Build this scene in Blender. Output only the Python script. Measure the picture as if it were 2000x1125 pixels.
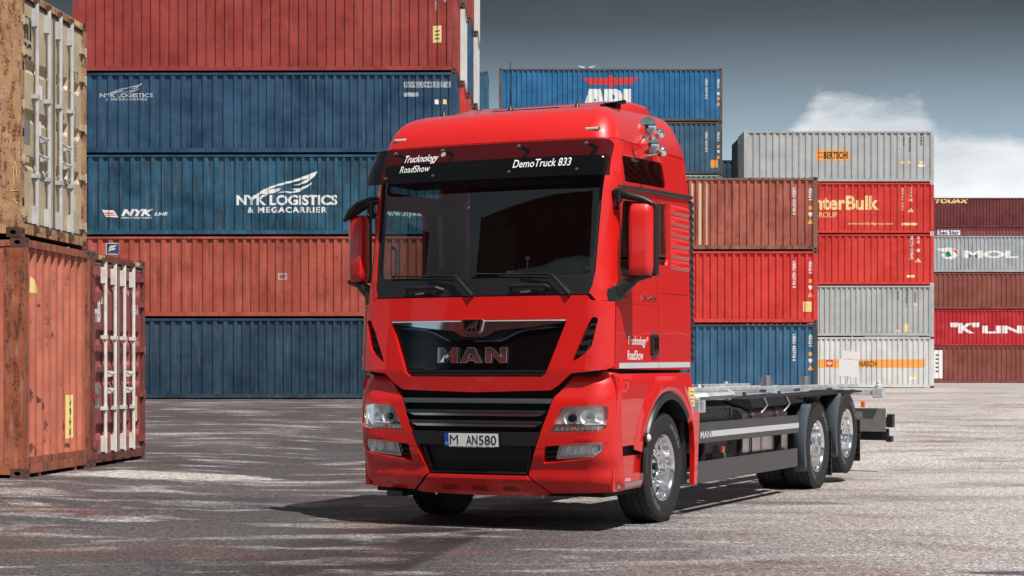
import bpy, bmesh, math, random
from math import sin, cos, pi, radians, sqrt, asin, atan2
from mathutils import Vector, Matrix
from mathutils.geometry import tessellate_polygon
random.seed(7)
for o in list(bpy.data.objects): bpy.data.objects.remove(o)
S = bpy.context.scene
COL = S.collection

# ------------------------------------------------------------------ camera
CAMH = 1.40
cam = bpy.data.cameras.new('camera'); cam.lens = 63.0; cam.sensor_width = 36.0
cam.shift_x = 0.0; cam.shift_y = 0.08025; cam.clip_end = 3000; cam.clip_start = 0.1
co = bpy.data.objects.new('camera', cam); COL.objects.link(co)
co.location = (0, 0, CAMH); co.rotation_euler = (pi/2, 0, 0)
S.camera = co
# ------------------------------------------------------------------ light
SUNV = Vector((1.25, -1.95, 3.6)).normalized()          # towards the sun
SUN_EL = asin(SUNV.z); SUN_AZ = atan2(SUNV.x, SUNV.y)
W = bpy.data.worlds.new('World'); S.world = W; W.use_nodes = True
nt = W.node_tree; N = nt.nodes; L = nt.links; N.clear()
def nd(t, **k):
    n = N.new(t)
    for a, b in k.items(): setattr(n, a, b)
    return n
def wmath(op, a, b=None, clamp=False):
    n = nd('ShaderNodeMath', operation=op); n.use_clamp = clamp
    for i, x in enumerate((a, b)):
        if x is None: continue
        if isinstance(x, (int, float)): n.inputs[i].default_value = x
        else: L.new(x, n.inputs[i])
    return n.outputs[0]
def wmix(f, a, b):
    n = nd('ShaderNodeMix', data_type='RGBA')
    for s, x in ((n.inputs[0], f), (n.inputs[6], a), (n.inputs[7], b)):
        if isinstance(x, (int, float)): s.default_value = x
        elif isinstance(x, tuple): s.default_value = (*x, 1)
        else: L.new(x, s)
    return n.outputs[2]
def wramp(f, pts):
    n = nd('ShaderNodeValToRGB'); e = n.color_ramp.elements
    while len(e) < len(pts): e.new(.5)
    for i, (p, c) in enumerate(pts):
        e[i].position = p; e[i].color = (c, c, c, 1) if isinstance(c, (int, float)) else (*c, 1)
    L.new(f, n.inputs[0]); return n.outputs[0]
sky = nd('ShaderNodeTexSky', sky_type='NISHITA', sun_disc=False)
sky.sun_elevation = SUN_EL; sky.sun_rotation = SUN_AZ
geo = nd('ShaderNodeTexCoord'); sep = nd('ShaderNodeSeparateXYZ'); L.new(geo.outputs['Generated'], sep.inputs[0])
z = sep.outputs[2]
elev = wmath('MULTIPLY', wmath('ARCSINE', z), 57.29578)          # degrees
mp = nd('ShaderNodeMapping'); mp.inputs['Scale'].default_value = (3.2, 3.2, 8.5); mp.inputs['Location'].default_value = (1.3, .2, .35)
L.new(geo.outputs['Generated'], mp.inputs[0])
n1 = nd('ShaderNodeTexNoise'); n1.inputs['Scale'].default_value = 2.4; n1.inputs['Detail'].default_value = 9; n1.inputs['Roughness'].default_value = .64
L.new(mp.outputs[0], n1.inputs[0])
n2 = nd('ShaderNodeTexNoise'); n2.inputs['Scale'].default_value = .9; n2.inputs['Detail'].default_value = 6
L.new(mp.outputs[0], n2.inputs[0])
skyc = nd('ShaderNodeVectorMath', operation='SCALE'); L.new(sky.outputs[0], skyc.inputs[0]); skyc.inputs['Scale'].default_value = .085
# stratus deck: slate grey above about 7 degrees, opening to pale sky near the horizon
e01 = wmath('DIVIDE', elev, 90.0, True)
deckc = wramp(e01, [(0, (.60, .68, .73)), (.05, (.42, .54, .62)), (.075, (.37, .48, .57)), (.086, (.28, .37, .44)), (.108, (.128, .170, .205)), (.121, (.062, .080, .094)), (.132, (.040, .048, .055)), (.165, (.070, .082, .095)), (.215, (.20, .23, .26)), (.5, (.15, .17, .19)), (1, (.16, .18, .20))])
deckn = wmix(wramp(n2.outputs[0], [(.42, 0), (.70, .12)]), deckc, (.30, .33, .36))
mixdeck = wmix(wramp(e01, [(0, .80), (.04, .92), (.10, .99), (.25, .98), (1, .95)]), skyc.outputs[0], deckn)
# cumulus bank low in the north-east
azm = wmath('MULTIPLY', wmath('ARCTAN2', sep.outputs[0], sep.outputs[1]), 57.29578)   # degrees right of +Y
top = wmath('ADD', wmath('MULTIPLY', wramp(wmath('DIVIDE', wmath('ADD', azm, 0.0), 40.0, True), [(0, -.1), (.17, .35), (.2075, .74), (.2425, .93), (.285, .92), (.32, .92), (.335, .82), (.3625, .80), (.42, .72), (.62, .1), (1, -.1)]), 9.6),
            wmath('MULTIPLY', wmath('SUBTRACT', n1.outputs[0], .46), 3.4))
cmask = wmath('MULTIPLY', wmath('SUBTRACT', top, elev), 1.5, True)
cloudc = wmix(wramp(n1.outputs[0], [(.36, 0), (.62, 1)]), (.62, .66, .69), (.93, .94, .95))
final = wmix(wmath('MULTIPLY', cmask, .92), mixdeck, cloudc)
bg = nd('ShaderNodeBackground'); L.new(final, bg.inputs[0]); bg.inputs[1].default_value = 1.0
wo = nd('ShaderNodeOutputWorld'); L.new(bg.outputs[0], wo.inputs[0])
sl = bpy.data.lights.new('sun', 'SUN'); sl.energy = 4.9; sl.angle = radians(.5); sl.color = (1, .955, .9)
so = bpy.data.objects.new('sun', sl); COL.objects.link(so); so.location = (20, -30, 60)
so.rotation_euler = (-SUNV).to_track_quat('-Z', 'Y').to_euler()
S.view_settings.view_transform = 'Standard'; S.view_settings.look = 'None'
S.view_settings.exposure = 0.12; S.view_settings.gamma = 1.0
S.render.engine = 'CYCLES'

# ------------------------------------------------------------------ materials
MATS = {}
class NG:
    def __init__(s, name):
        s.m = bpy.data.materials.new(name); s.m.use_nodes = True; s.t = s.m.node_tree; s.t.nodes.clear()
        s.out = s.n('ShaderNodeOutputMaterial')
    def n(s, t, **k):
        q = s.t.nodes.new(t)
        for a, b in k.items(): setattr(q, a, b)
        return q
    def l(s, a, b): s.t.links.new(a, b)
    def set(s, sock, x):
        if x is None: return
        if isinstance(x, (int, float)):
            sock.default_value = x if sock.type == 'VALUE' else ((x, x, x, 1) if sock.type == 'RGBA' else (x, x, x))
        elif isinstance(x, tuple): sock.default_value = (*x, 1) if sock.type == 'RGBA' else x
        else: s.l(x, sock)
    def math(s, op, a, b=None, clamp=False):
        q = s.n('ShaderNodeMath', operation=op); q.use_clamp = clamp; s.set(q.inputs[0], a); s.set(q.inputs[1], b); return q.outputs[0]
    def mix(s, f, a, b, bt='MIX'):
        q = s.n('ShaderNodeMix', data_type='RGBA', blend_type=bt); s.set(q.inputs[0], f); s.set(q.inputs[6], a); s.set(q.inputs[7], b); return q.outputs[2]
    def ramp(s, f, pts, interp='LINEAR'):
        q = s.n('ShaderNodeValToRGB'); e = q.color_ramp.elements; q.color_ramp.interpolation = interp
        while len(e) < len(pts): e.new(.5)
        for i, (p, c) in enumerate(pts):
            e[i].position = p; e[i].color = (c, c, c, 1) if isinstance(c, (int, float)) else (*c, 1)
        s.l(f, q.inputs[0]); return q.outputs[0]
    def coord(s, scale=(1, 1, 1), kind='Object', rnd=True, loc=(0, 0, 0)):
        c = s.n('ShaderNodeTexCoord'); v = c.outputs[kind]
        if rnd:
            oi = s.n('ShaderNodeObjectInfo'); r = s.math('MULTIPLY', oi.outputs['Random'], 57.0)
            a = s.n('ShaderNodeVectorMath', operation='ADD'); s.l(v, a.inputs[0]); s.l(r, a.inputs[1]); v = a.outputs[0]
        m = s.n('ShaderNodeMapping'); m.inputs['Scale'].default_value = scale; m.inputs['Location'].default_value = loc; s.l(v, m.inputs[0])
        return m.outputs[0]
    def noise(s, v, scale=1, detail=4, rough=.5, dist=0):
        q = s.n('ShaderNodeTexNoise'); s.l(v, q.inputs[0]); q.inputs['Scale'].default_value = scale
        q.inputs['Detail'].default_value = detail; q.inputs['Roughness'].default_value = rough; q.inputs['Distortion'].default_value = dist
        return q.outputs[0]
    def bump(s, h, strength=.3, dist=.01):
        q = s.n('ShaderNodeBump'); q.inputs['Strength'].default_value = strength; q.inputs['Distance'].default_value = dist
        s.l(h, q.inputs['Height']); return q.outputs[0]
    def pbr(s, **k):
        q = s.n('ShaderNodeBsdfPrincipled')
        for a, b in k.items(): s.set(q.inputs[a.replace('_', ' ')], b)
        s.l(q.outputs[0], s.out.inputs[0]); return q
def simple(name, col, rough=.5, metal=0, coat=0, emis=None, var=.0, vs=8, bump=0):
    if name in MATS: return MATS[name]
    g = NG(name); c = col
    nv = None
    if var or bump:
        v = g.coord(); nv = g.noise(v, vs, 5, .6)
        if var: c = g.mix(g.ramp(nv, [(.3, 0), (.7, 1)]), tuple(x*(1-var) for x in col), tuple(min(1, x*(1+var)) for x in col))
    p = g.pbr(Base_Color=c, Roughness=rough, Metallic=metal)
    if coat: p.inputs['Coat Weight'].default_value = coat; p.inputs['Coat Roughness'].default_value = .03
    if bump: g.l(g.bump(nv, bump, .004), p.inputs['Normal'])
    MATS[name] = g.m; return g.m
def paint(name, col, rust=.35, streak=.35, fade=.25, rustcol=(.10, .038, .018), rough=.5, scale=1.0):
    """weathered container paint"""
    if name in MATS: return MATS[name]
    g = NG(name)
    v = g.coord((1, 1, .22)); vi = g.coord((1, 1, 1))
    lo = g.noise(vi, .9*scale, 6, .62); st = g.noise(v, 5*scale, 6, .65); hi = g.noise(vi, 14*scale, 5, .6); st2 = g.noise(g.coord((1, 1, .07)), 9*scale, 3, .5)
    c = g.mix(g.ramp(lo, [(.32, 0), (.70, 1)]), tuple(x*(1-fade) for x in col), tuple(min(.85, x*(1+fade)+.012) for x in col))
    c = g.mix(g.math('MULTIPLY', g.ramp(st, [(.50, 0), (.72, 1)]), streak), c, tuple(x*.42 for x in col))
    grey = sum(col)/3
    c = g.mix(g.math('MULTIPLY', g.ramp(st2, [(.58, 0), (.74, 1)]), streak*.8), c, tuple(min(.8, x*.6+grey*.55+.07) for x in col))
    rm = g.ramp(g.math('MULTIPLY', g.math('ADD', g.math('MULTIPLY', hi, .45), g.math('MULTIPLY', st, .55)), 1.0), [(.64-.13*rust, 0), (.70-.11*rust, 1)])
    c = g.mix(g.math('MULTIPLY', rm, min(1, rust*1.5)), c, rustcol)
    chip = g.ramp(g.noise(vi, 5*scale, 8, .75), [(.68, 0), (.70, 1)])
    c = g.mix(g.math('MULTIPLY', chip, .55), c, tuple(min(.6, x*.5+.16) for x in col))
    p = g.pbr(Base_Color=c, Roughness=g.ramp(lo, [(.3, rough-.1), (.7, rough+.15)]))
    g.l(g.bump(g.math('ADD', g.math('MULTIPLY', g.noise(vi, 2.2*scale, 2, .45), 1.3), g.math('MULTIPLY', hi, .05)), .45, .035), p.inputs['Normal'])
    MATS[name] = g.m; return g.m
def printm(name, col, wear=.4):
    if name in MATS: return MATS[name]
    g = NG(name); nz = g.noise(g.coord((1, 1, .5)), 7, 8, .7)
    c = g.mix(g.math('MULTIPLY', g.ramp(nz, [(.52, 0), (.66, 1)]), wear), col, tuple(x*.5+.05 for x in col))
    g.pbr(Base_Color=c, Roughness=.6); MATS[name] = g.m; return g.m

def mk_red():
    g = NG('truck_red_paint')
    p = g.pbr(Base_Color=(.66, .006, .004), Roughness=.42)
    p.inputs['Coat Weight'].default_value = 1; p.inputs['Coat Roughness'].default_value = .02; p.inputs['Coat IOR'].default_value = 1.42
    o = g.noise(g.coord((1, 1, 1), rnd=False), 2.0, 2, .5)
    g.l(g.bump(o, .08, .02), p.inputs['Coat Normal'])
    return g.m
RED = mk_red()
BLACK = simple('black_plastic', (.012, .012, .014), .42, var=.2, vs=30, bump=.15)
DARK = simple('dark_matt', (.006, .006, .007), .8)
GLOSSB = simple('gloss_black', (.003, .003, .0035), .12)
CHROME = simple('chrome', (.88, .88, .90), .05, 1)
ALU = simple('polished_aluminium', (.86, .87, .88), .14, 1)
SILVER = simple('brushed_silver', (.55, .56, .58), .34, 1)
TANK = simple('tank_aluminium', (.62, .60, .57), .3, 1, var=.1, vs=3)
RUBBER = simple('tyre_rubber', (.017, .017, .018), .72, var=.3, vs=20, bump=.3)
RUBTX = simple('tyre_lettering', (.13, .13, .13), .7)
SKIRT = simple('anthracite_skirt', (.085, .088, .092), .42, .35, var=.07, vs=2)
FEND = simple('grey_fender', (.085, .105, .125), .45, var=.05, vs=4)
STRIPE = simple('silver_stripe', (.56, .58, .60), .4, var=.04)
WHITE = simple('white_print', (.85, .85, .85), .5)
BLKTX = simple('black_print', (.01, .01, .01), .5)
PLATEW = simple('plate_white', (.78, .79, .80), .4)
PLATEB = simple('plate_blue', (.01, .07, .42), .4)
ORANGE = simple('amber_lens', (.9, .16, .01), .2, coat=.5)
CREAM = simple('cream_sticker', (.80, .62, .25), .5)
DASH = simple('dash_grey', (.48, .52, .49), .6)
SEAT = simple('seat_fabric', (.035, .033, .032), .8)
BEIGE = simple('beige_trim', (.38, .30, .22), .7)
def mk_galv():
    g = NG('galvanised_steel'); v = g.coord()
    n = g.noise(v, 9, 6, .7); n2_ = g.noise(v, 60, 2, .5)
    c = g.mix(g.ramp(n, [(.35, 0), (.65, 1)]), (.40, .43, .46), (.66, .68, .70))
    p = g.pbr(Base_Color=c, Roughness=g.ramp(n2_, [(.3, .35), (.7, .55)]), Metallic=.2)
    return g.m
GALV = mk_galv()
def glassm(name, tint, refl=.06, ior=1.5, rough=0.0):
    g = NG(name)
    fr = g.n('ShaderNodeFresnel'); fr.inputs[0].default_value = ior
    tr = g.n('ShaderNodeBsdfTransparent'); tr.inputs[0].default_value = (*tint, 1)
    gl = g.n('ShaderNodeBsdfGlossy'); gl.inputs['Roughness'].default_value = rough
    mx = g.n('ShaderNodeMixShader'); g.l(g.math('ADD', fr.outputs[0], refl, True), mx.inputs[0]); g.l(tr.outputs[0], mx.inputs[1]); g.l(gl.outputs[0], mx.inputs[2])
    g.l(mx.outputs[0], g.out.inputs[0]); return g.m
WSG = glassm('windscreen_glass', (.62, .76, .74), .065)
SIDEG = glassm('side_glass', (.55, .66, .66), .02)
VISG = glassm('smoked_visor', (.13, .035, .07), .012)
LENS = glassm('clear_lens', (.97, .98, .98), .0)
MIRG = simple('mirror_glass', (.8, .8, .8), .02, 1)

# ------------------------------------------------------------------ mesh helpers
class MB:
    def __init__(s): s.v = []; s.f = []
    def add(s, vs, fs):
        b = len(s.v); s.v += [tuple(p) for p in vs]; s.f += [tuple(b+i for i in f) for f in fs]; return s
    def box(s, x0, x1, y0, y1, z0, z1):
        return s.add([(x0,y0,z0),(x1,y0,z0),(x1,y1,z0),(x0,y1,z0),(x0,y0,z1),(x1,y0,z1),(x1,y1,z1),(x0,y1,z1)],
                     [(0,3,2,1),(4,5,6,7),(0,1,5,4),(1,2,6,5),(2,3,7,6),(3,0,4,7)])
    def tube(s, pts, r, n=8, cap=True):
        pts = [Vector(p) for p in pts]; rs = r if isinstance(r, (list, tuple)) else [r]*len(pts)
        b = len(s.v); m = len(pts)
        for i, p in enumerate(pts):
            d = (pts[min(i+1, m-1)]-pts[max(i-1, 0)]).normalized()
            a = Vector((0, 0, 1)) if abs(d.z) < .9 else Vector((1, 0, 0))
            e1 = d.cross(a).normalized(); e2 = d.cross(e1)
            for k in range(n):
                t = 2*pi*k/n; s.v.append(tuple(p+e1*cos(t)*rs[i]+e2*sin(t)*rs[i]))
        for i in range(m-1):
            for k in range(n):
                s.f.append((b+i*n+k, b+i*n+(k+1) % n, b+(i+1)*n+(k+1) % n, b+(i+1)*n+k))
        if cap:
            s.f.append(tuple(b+k for k in range(n))); s.f.append(tuple(b+(m-1)*n+k for k in reversed(range(n))))
        return s
    def lathe(s, prof, c=(0, 0, 0), axis='x', n=32, sgn=1, cap=True):
        """prof: list of (axial, radius)"""
        b = len(s.v); m = len(prof)
        for a, r in prof:
            for k in range(n):
                t = 2*pi*k/n
                if axis == 'x': p = (c[0]+sgn*a, c[1]+r*cos(t), c[2]+r*sin(t))
                elif axis == 'y': p = (c[0]+r*cos(t), c[1]+sgn*a, c[2]+r*sin(t))
                else: p = (c[0]+r*cos(t), c[1]+r*sin(t), c[2]+sgn*a)
                s.v.append(p)
        for i in range(m-1):
            for k in range(n):
                s.f.append((b+i*n+k, b+i*n+(k+1) % n, b+(i+1)*n+(k+1) % n, b+(i+1)*n+k))
        if cap and prof[0][1] > 1e-6: s.f.append(tuple(b+k for k in range(n)))
        if cap and prof[-1][1] > 1e-6: s.f.append(tuple(b+(m-1)*n+k for k in range(n)))
        return s
    def mesh(s, name, fix=True, smooth=None):
        me = bpy.data.meshes.new(name); me.from_pydata(s.v, [], s.f)
        if fix:
            bm = bmesh.new(); bm.from_mesh(me); bmesh.ops.remove_doubles(bm, verts=bm.verts, dist=1e-5)
            bmesh.ops.recalc_face_normals(bm, faces=bm.faces); bm.to_mesh(me); bm.free()
        if smooth: sm(me, smooth)
        return me
def sm(me, ang=35):
    for p in me.polygons: p.use_smooth = True
    me.set_sharp_from_angle(angle=radians(ang))
def link(name, me, mat, parent=None, bev=0, seg=2, M=None):
    o = bpy.data.objects.new(name, me); COL.objects.link(o)
    if mat is not None and me is not None and not me.materials: me.materials.append(mat)
    if parent is not None: o.parent = parent
    if M is not None: o.matrix_local = M
    if bev:
        b = o.modifiers.new('bevel', 'BEVEL'); b.width = bev; b.segments = seg; b.limit_method = 'ANGLE'; b.angle_limit = radians(40); b.harden_normals = True
        for p in me.polygons: p.use_smooth = True
    return o
def part(name, mb, mat, parent, smooth=None, bev=0, seg=2):
    return link(name, mb.mesh(name, smooth=smooth), mat, parent, bev, seg)
def empty(name, loc, rz=0, label=None, cat=None, group=None, kind=None):
    o = bpy.data.objects.new(name, None); COL.objects.link(o); o.location = loc; o.rotation_euler = (0, 0, rz); o.empty_display_size = .3
    tag(o, label, cat, group, kind); return o
def tag(o, label=None, cat=None, group=None, kind=None):
    for k, v in (('label', label), ('category', cat), ('group', group), ('kind', kind)):
        if v: o[k] = v
    return o
def rnd(poly, r, n=4):
    """round polygon corners"""
    out = []; m = len(poly); rr = r if isinstance(r, (list, tuple)) else [r]*m
    for i in range(m):
        p = Vector(poly[i]); a = Vector(poly[i-1]); b = Vector(poly[(i+1) % m])
        da = (a-p); db = (b-p); q = min(rr[i], da.length*.45, db.length*.45)
        if q < 1e-4: out.append(tuple(p)); continue
        A = p+da.normalized()*q; B = p+db.normalized()*q
        for k in range(n+1):
            t = k/n; out.append(tuple(A*(1-t)**2+p*2*t*(1-t)+B*t*t))
    return out
def flat_bm(loops, gx=None, gy=None):
    tris = tessellate_polygon([[Vector((x, y, 0)) for x, y in lp] for lp in loops])
    pts = [p for lp in loops for p in lp]
    bm = bmesh.new(); vs = [bm.verts.new((x, y, 0)) for x, y in pts]
    for t in tris:
        try: bm.faces.new([vs[i] for i in t])
        except ValueError: pass
    cut(bm, gx, gy); return bm
def cut(bm, gx, gy):
    xs = [v.co.x for v in bm.verts]; ys = [v.co.y for v in bm.verts]
    if not xs: return
    def lines(g, lo, hi):
        if g is None: return []
        if isinstance(g, (int, float)): return [k*g for k in range(math.floor(lo/g)+1, math.ceil(hi/g))]
        return [q for q in g if lo+1e-5 < q < hi-1e-5]
    for q in lines(gx, min(xs), max(xs)):
        bmesh.ops.bisect_plane(bm, geom=bm.verts[:]+bm.edges[:]+bm.faces[:], plane_co=(q, 0, 0), plane_no=(1, 0, 0), dist=1e-5)
    for q in lines(gy, min(ys), max(ys)):
        bmesh.ops.bisect_plane(bm, geom=bm.verts[:]+bm.edges[:]+bm.faces[:], plane_co=(0, q, 0), plane_no=(0, 1, 0), dist=1e-5)
def solid(bm, mapf, off, thick):
    """2D bmesh -> slab on a mapped surface (top at off, bottom at off-thick)"""
    vs = list(bm.verts); P = [(v.co.x, v.co.y) for v in vs]; idx = {v: i for i, v in enumerate(vs)}
    mb = MB(); n = len(vs)
    mb.v = [tuple(mapf(x, y, off)) for x, y in P]
    fs = [tuple(idx[v] for v in f.verts) for f in bm.faces]
    if thick > 0:
        mb.v += [tuple(mapf(x, y, off-thick)) for x, y in P]
        mb.f = fs+[tuple(i+n for i in reversed(f)) for f in fs]
        for e in bm.edges:
            if len(e.link_faces) == 1:
                a, b = e.verts; mb.f.append((idx[a], idx[b], idx[b]+n, idx[a]+n))
    else: mb.f = fs
    bm.free(); return mb
def panel(name, loops, mapf, off, thick, mat, parent, bev=.004, gx=.07, gy=.07, seg=2, ang=30):
    mb = solid(flat_bm(loops, gx, gy), mapf, off, thick)
    me = mb.mesh(name, fix=thick > 0); sm(me, ang)
    return link(name, me, mat, parent, bev, seg)
_tc = {}
def text_bm(s, bold=.0, shear=0.0, space=1.0):
    cu = bpy.data.curves.new('t', 'FONT'); cu.body = s; cu.size = 1; cu.offset = bold; cu.shear = shear; cu.space_character = space
    cu.resolution_u = 3; cu.fill_mode = 'FRONT'
    o = bpy.data.objects.new('t', cu); COL.objects.link(o)
    dg = bpy.context.evaluated_depsgraph_get(); me = bpy.data.meshes.new_from_object(o.evaluated_get(dg))
    bm = bmesh.new(); bm.from_mesh(me); bpy.data.objects.remove(o); bpy.data.curves.remove(cu); bpy.data.meshes.remove(me)
    return bm
def fit(bm, x0, x1, y0, y1):
    xs = [v.co.x for v in bm.verts]; ys = [v.co.y for v in bm.verts]
    a, b, c, d = min(xs), max(xs), min(ys), max(ys)
    for v in bm.verts: v.co.x = x0+(v.co.x-a)/(b-a)*(x1-x0); v.co.y = y0+(v.co.y-c)/(d-c)*(y1-y0); v.co.z = 0
    return bm
def text(name, s, box, mapf, off, mat, parent, bold=.0, shear=0, space=1.0, thick=0, gx=None, gy=None, vertical=False, bev=0):
    bm = text_bm(s, bold, shear, space)
    bmesh.ops.remove_doubles(bm, verts=bm.verts, dist=1e-5)
    if vertical:
        for v in bm.verts: v.co.x, v.co.y = v.co.y, -v.co.x
    fit(bm, *box); cut(bm, gx, gy)
    mb = solid(bm, mapf, off, thick); me = mb.mesh(name, fix=thick > 0)
    return link(name, me, mat, parent, bev)

# ------------------------------------------------------------------ ground
def ss(x, a, b):
    t = max(0, min(1, (x-a)/(b-a))); return t*t*(3-2*t)
def gz(x, y):
    f = ss(y, 24, 56)
    return .48*f+.02*ss(y, 70, 95)+.10*ss(-x, 2.5, 5.2)*ss(y, 14, 20)*(1-f)
def build_ground():
    xs = sorted(set([-900, -500, -250, -140, -90, -60, -40, -30, -22]+[i*1.0 for i in range(-16, 17)]+[22, 30, 40, 60, 90, 140, 250, 500, 900]))
    ys = sorted(set([-600, -300, -150, -80, -40, -20, -8]+[i*1.0 for i in range(0, 61)]+[65, 70, 75, 80, 85, 90, 95, 110, 150, 250, 500, 1200, 2500]))
    mb = MB()
    mb.v = [(x, y, gz(x, y)) for y in ys for x in xs]; nx = len(xs)
    mb.f = [(j*nx+i, j*nx+i+1, (j+1)*nx+i+1, (j+1)*nx+i) for j in range(len(ys)-1) for i in range(nx-1)]
    g = NG('yard_asphalt')
    v = g.coord((1, 1, 1), rnd=False)
    vs = g.coord((.55, 1.25, 1), rnd=False, loc=(3.1, 1.7, 0))
    big = g.noise(g.coord((1, 1, 1), rnd=False, loc=(4, 9, 0)), .16, 4, .5)
    pat = g.noise(vs, .95, 7, .62, .4); pat2 = g.noise(g.coord((.7, 1.3, 1), rnd=False, loc=(11, 5, 0)), .62, 6, .6, .3)
    red = g.noise(g.coord((.6, 1.1, 1), rnd=False, loc=(21, 15, 0)), .75, 5, .6)
    fine = g.noise(v, 34, 2, .75); fine2 = g.noise(v, 13, 3, .8); agg = g.n('ShaderNodeTexVoronoi'); g.l(v, agg.inputs[0]); agg.inputs['Scale'].default_value = 85
    mid = g.noise(v, 9, 5, .65)
    sep_ = g.n('ShaderNodeSeparateXYZ'); g.l(v, sep_.inputs[0])
    # light falloff painted into the ground colour: pale on the right, darker left
    falloff = g.math('ADD', g.math('MULTIPLY', g.math('ADD', sep_.outputs[0], g.math('MULTIPLY', g.math('SUBTRACT', big, .5), 6.0)), .18), .12, True)
    base = g.mix(falloff, (.070, .064, .068), (.55, .505, .485))
    base = g.mix(g.math('MULTIPLY', g.ramp(big, [(.40, 0), (.62, 1)]), .35), base, (.17, .14, .135))
    dust = g.ramp(pat, [(.515, 0), (.625, 1)])
    base = g.mix(g.math('MULTIPLY', dust, g.math('ADD', .15, g.math('MULTIPLY', mid, .9))), base, (.52, .49, .475))
    dk = g.ramp(pat2, [(.55, 0), (.67, 1)])
    base = g.mix(g.math('MULTIPLY', dk, g.math('SUBTRACT', .62, g.math('MULTIPLY', falloff, .22))), base, (.055, .055, .062))
    rd = g.ramp(red, [(.50, 0), (.68, 1)])
    base = g.mix(g.math('MULTIPLY', rd, .55), base, (.17, .072, .052))
    # dark patch seam running out in front of the cab, trench of newer tarmac on its left
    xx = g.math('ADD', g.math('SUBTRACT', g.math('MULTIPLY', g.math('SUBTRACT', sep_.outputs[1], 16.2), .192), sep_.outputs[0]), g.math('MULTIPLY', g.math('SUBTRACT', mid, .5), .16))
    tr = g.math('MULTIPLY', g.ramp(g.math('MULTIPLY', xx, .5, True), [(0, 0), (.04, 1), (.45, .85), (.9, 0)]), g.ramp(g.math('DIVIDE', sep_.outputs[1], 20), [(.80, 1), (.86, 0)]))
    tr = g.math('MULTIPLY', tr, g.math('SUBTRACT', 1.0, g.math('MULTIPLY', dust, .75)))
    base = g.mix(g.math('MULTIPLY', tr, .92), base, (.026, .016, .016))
    def blot(cx, cy, rx, ry, col, k):
        dx_ = g.math('DIVIDE', g.math('SUBTRACT', sep_.outputs[0], cx), rx); dy_ = g.math('DIVIDE', g.math('SUBTRACT', sep_.outputs[1], cy), ry)
        d_ = g.math('ADD', g.math('ADD', g.math('MULTIPLY', dx_, dx_), g.math('MULTIPLY', dy_, dy_)), g.math('MULTIPLY', g.math('SUBTRACT', pat, .5), 4.0))
        return g.mix(g.math('MULTIPLY', g.ramp(d_, [(.5, 1), (1.0, 0)]), k), base, col)
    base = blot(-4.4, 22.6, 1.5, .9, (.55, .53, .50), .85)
    base = blot(3.9, 12.35, 1.1, .16, (.05, .055, .07), .9)  # shadow from out of frame, painted into the ground colour
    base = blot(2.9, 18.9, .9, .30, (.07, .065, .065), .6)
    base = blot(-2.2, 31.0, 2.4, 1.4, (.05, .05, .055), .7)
    sp = g.ramp(fine, [(.32, .30), (.5, .92), (.68, 2.1)])
    base = g.mix(1.0, base, sp, 'MULTIPLY')
    base = g.mix(1.0, base, g.ramp(fine2, [(.34, .55), (.5, .97), (.66, 1.55)]), 'MULTIPLY')
    spk = g.ramp(agg.outputs['Color'], [(.0, .6), (.8, 1.05), (1.0, 2.2)])
    base = g.mix(.8, base, g.mix(1, base, spk, 'MULTIPLY'))
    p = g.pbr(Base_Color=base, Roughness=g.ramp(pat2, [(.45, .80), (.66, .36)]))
    h = g.math('ADD', g.math('MULTIPLY', agg.outputs['Distance'], .8), g.math('ADD', fine, g.math('MULTIPLY', mid, 2.0)))
    g.l(g.bump(h, .75, .012), p.inputs['Normal'])
    me = mb.mesh('ground', fix=False); sm(me, 60)
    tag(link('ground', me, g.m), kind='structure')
build_ground()

# ------------------------------------------------------------------ containers
def corr(x0, x1, pitches, d=.052):
    """fold list (x, depth) of a trapezoid corrugation: crest depth 0, valley depth d"""
    f = [(x0, 0)]; x = x0; i = 0
    while True:
        p = pitches(x-x0) if callable(pitches) else pitches
        if x+p > x1-.02: break
        a = p*.32
        f += [(x+a, 0), (x+a+p*.15, d), (x+p*.85, d), (x+p, 0)]
        x += p; i += 1
    f.append((x1, 0)); return f
def cdep(f, x):
    for (a, da), (b, db) in zip(f, f[1:]):
        if a <= x <= b: return da+(db-da)*((x-a)/(b-a) if b > a else 0)
    return 0
def sheet(f, z0, z1, t=.004, inset=.0):
    mb = MB()
    for x, d in f: mb.v += [(x, inset+d, z0), (x, inset+d, z1)]
    mb.f = [(2*i, 2*i+2, 2*i+3, 2*i+1) for i in range(len(f)-1)]
    return mb
CACHE = {}
PO = .014    # crest set-back behind the rail face
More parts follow.
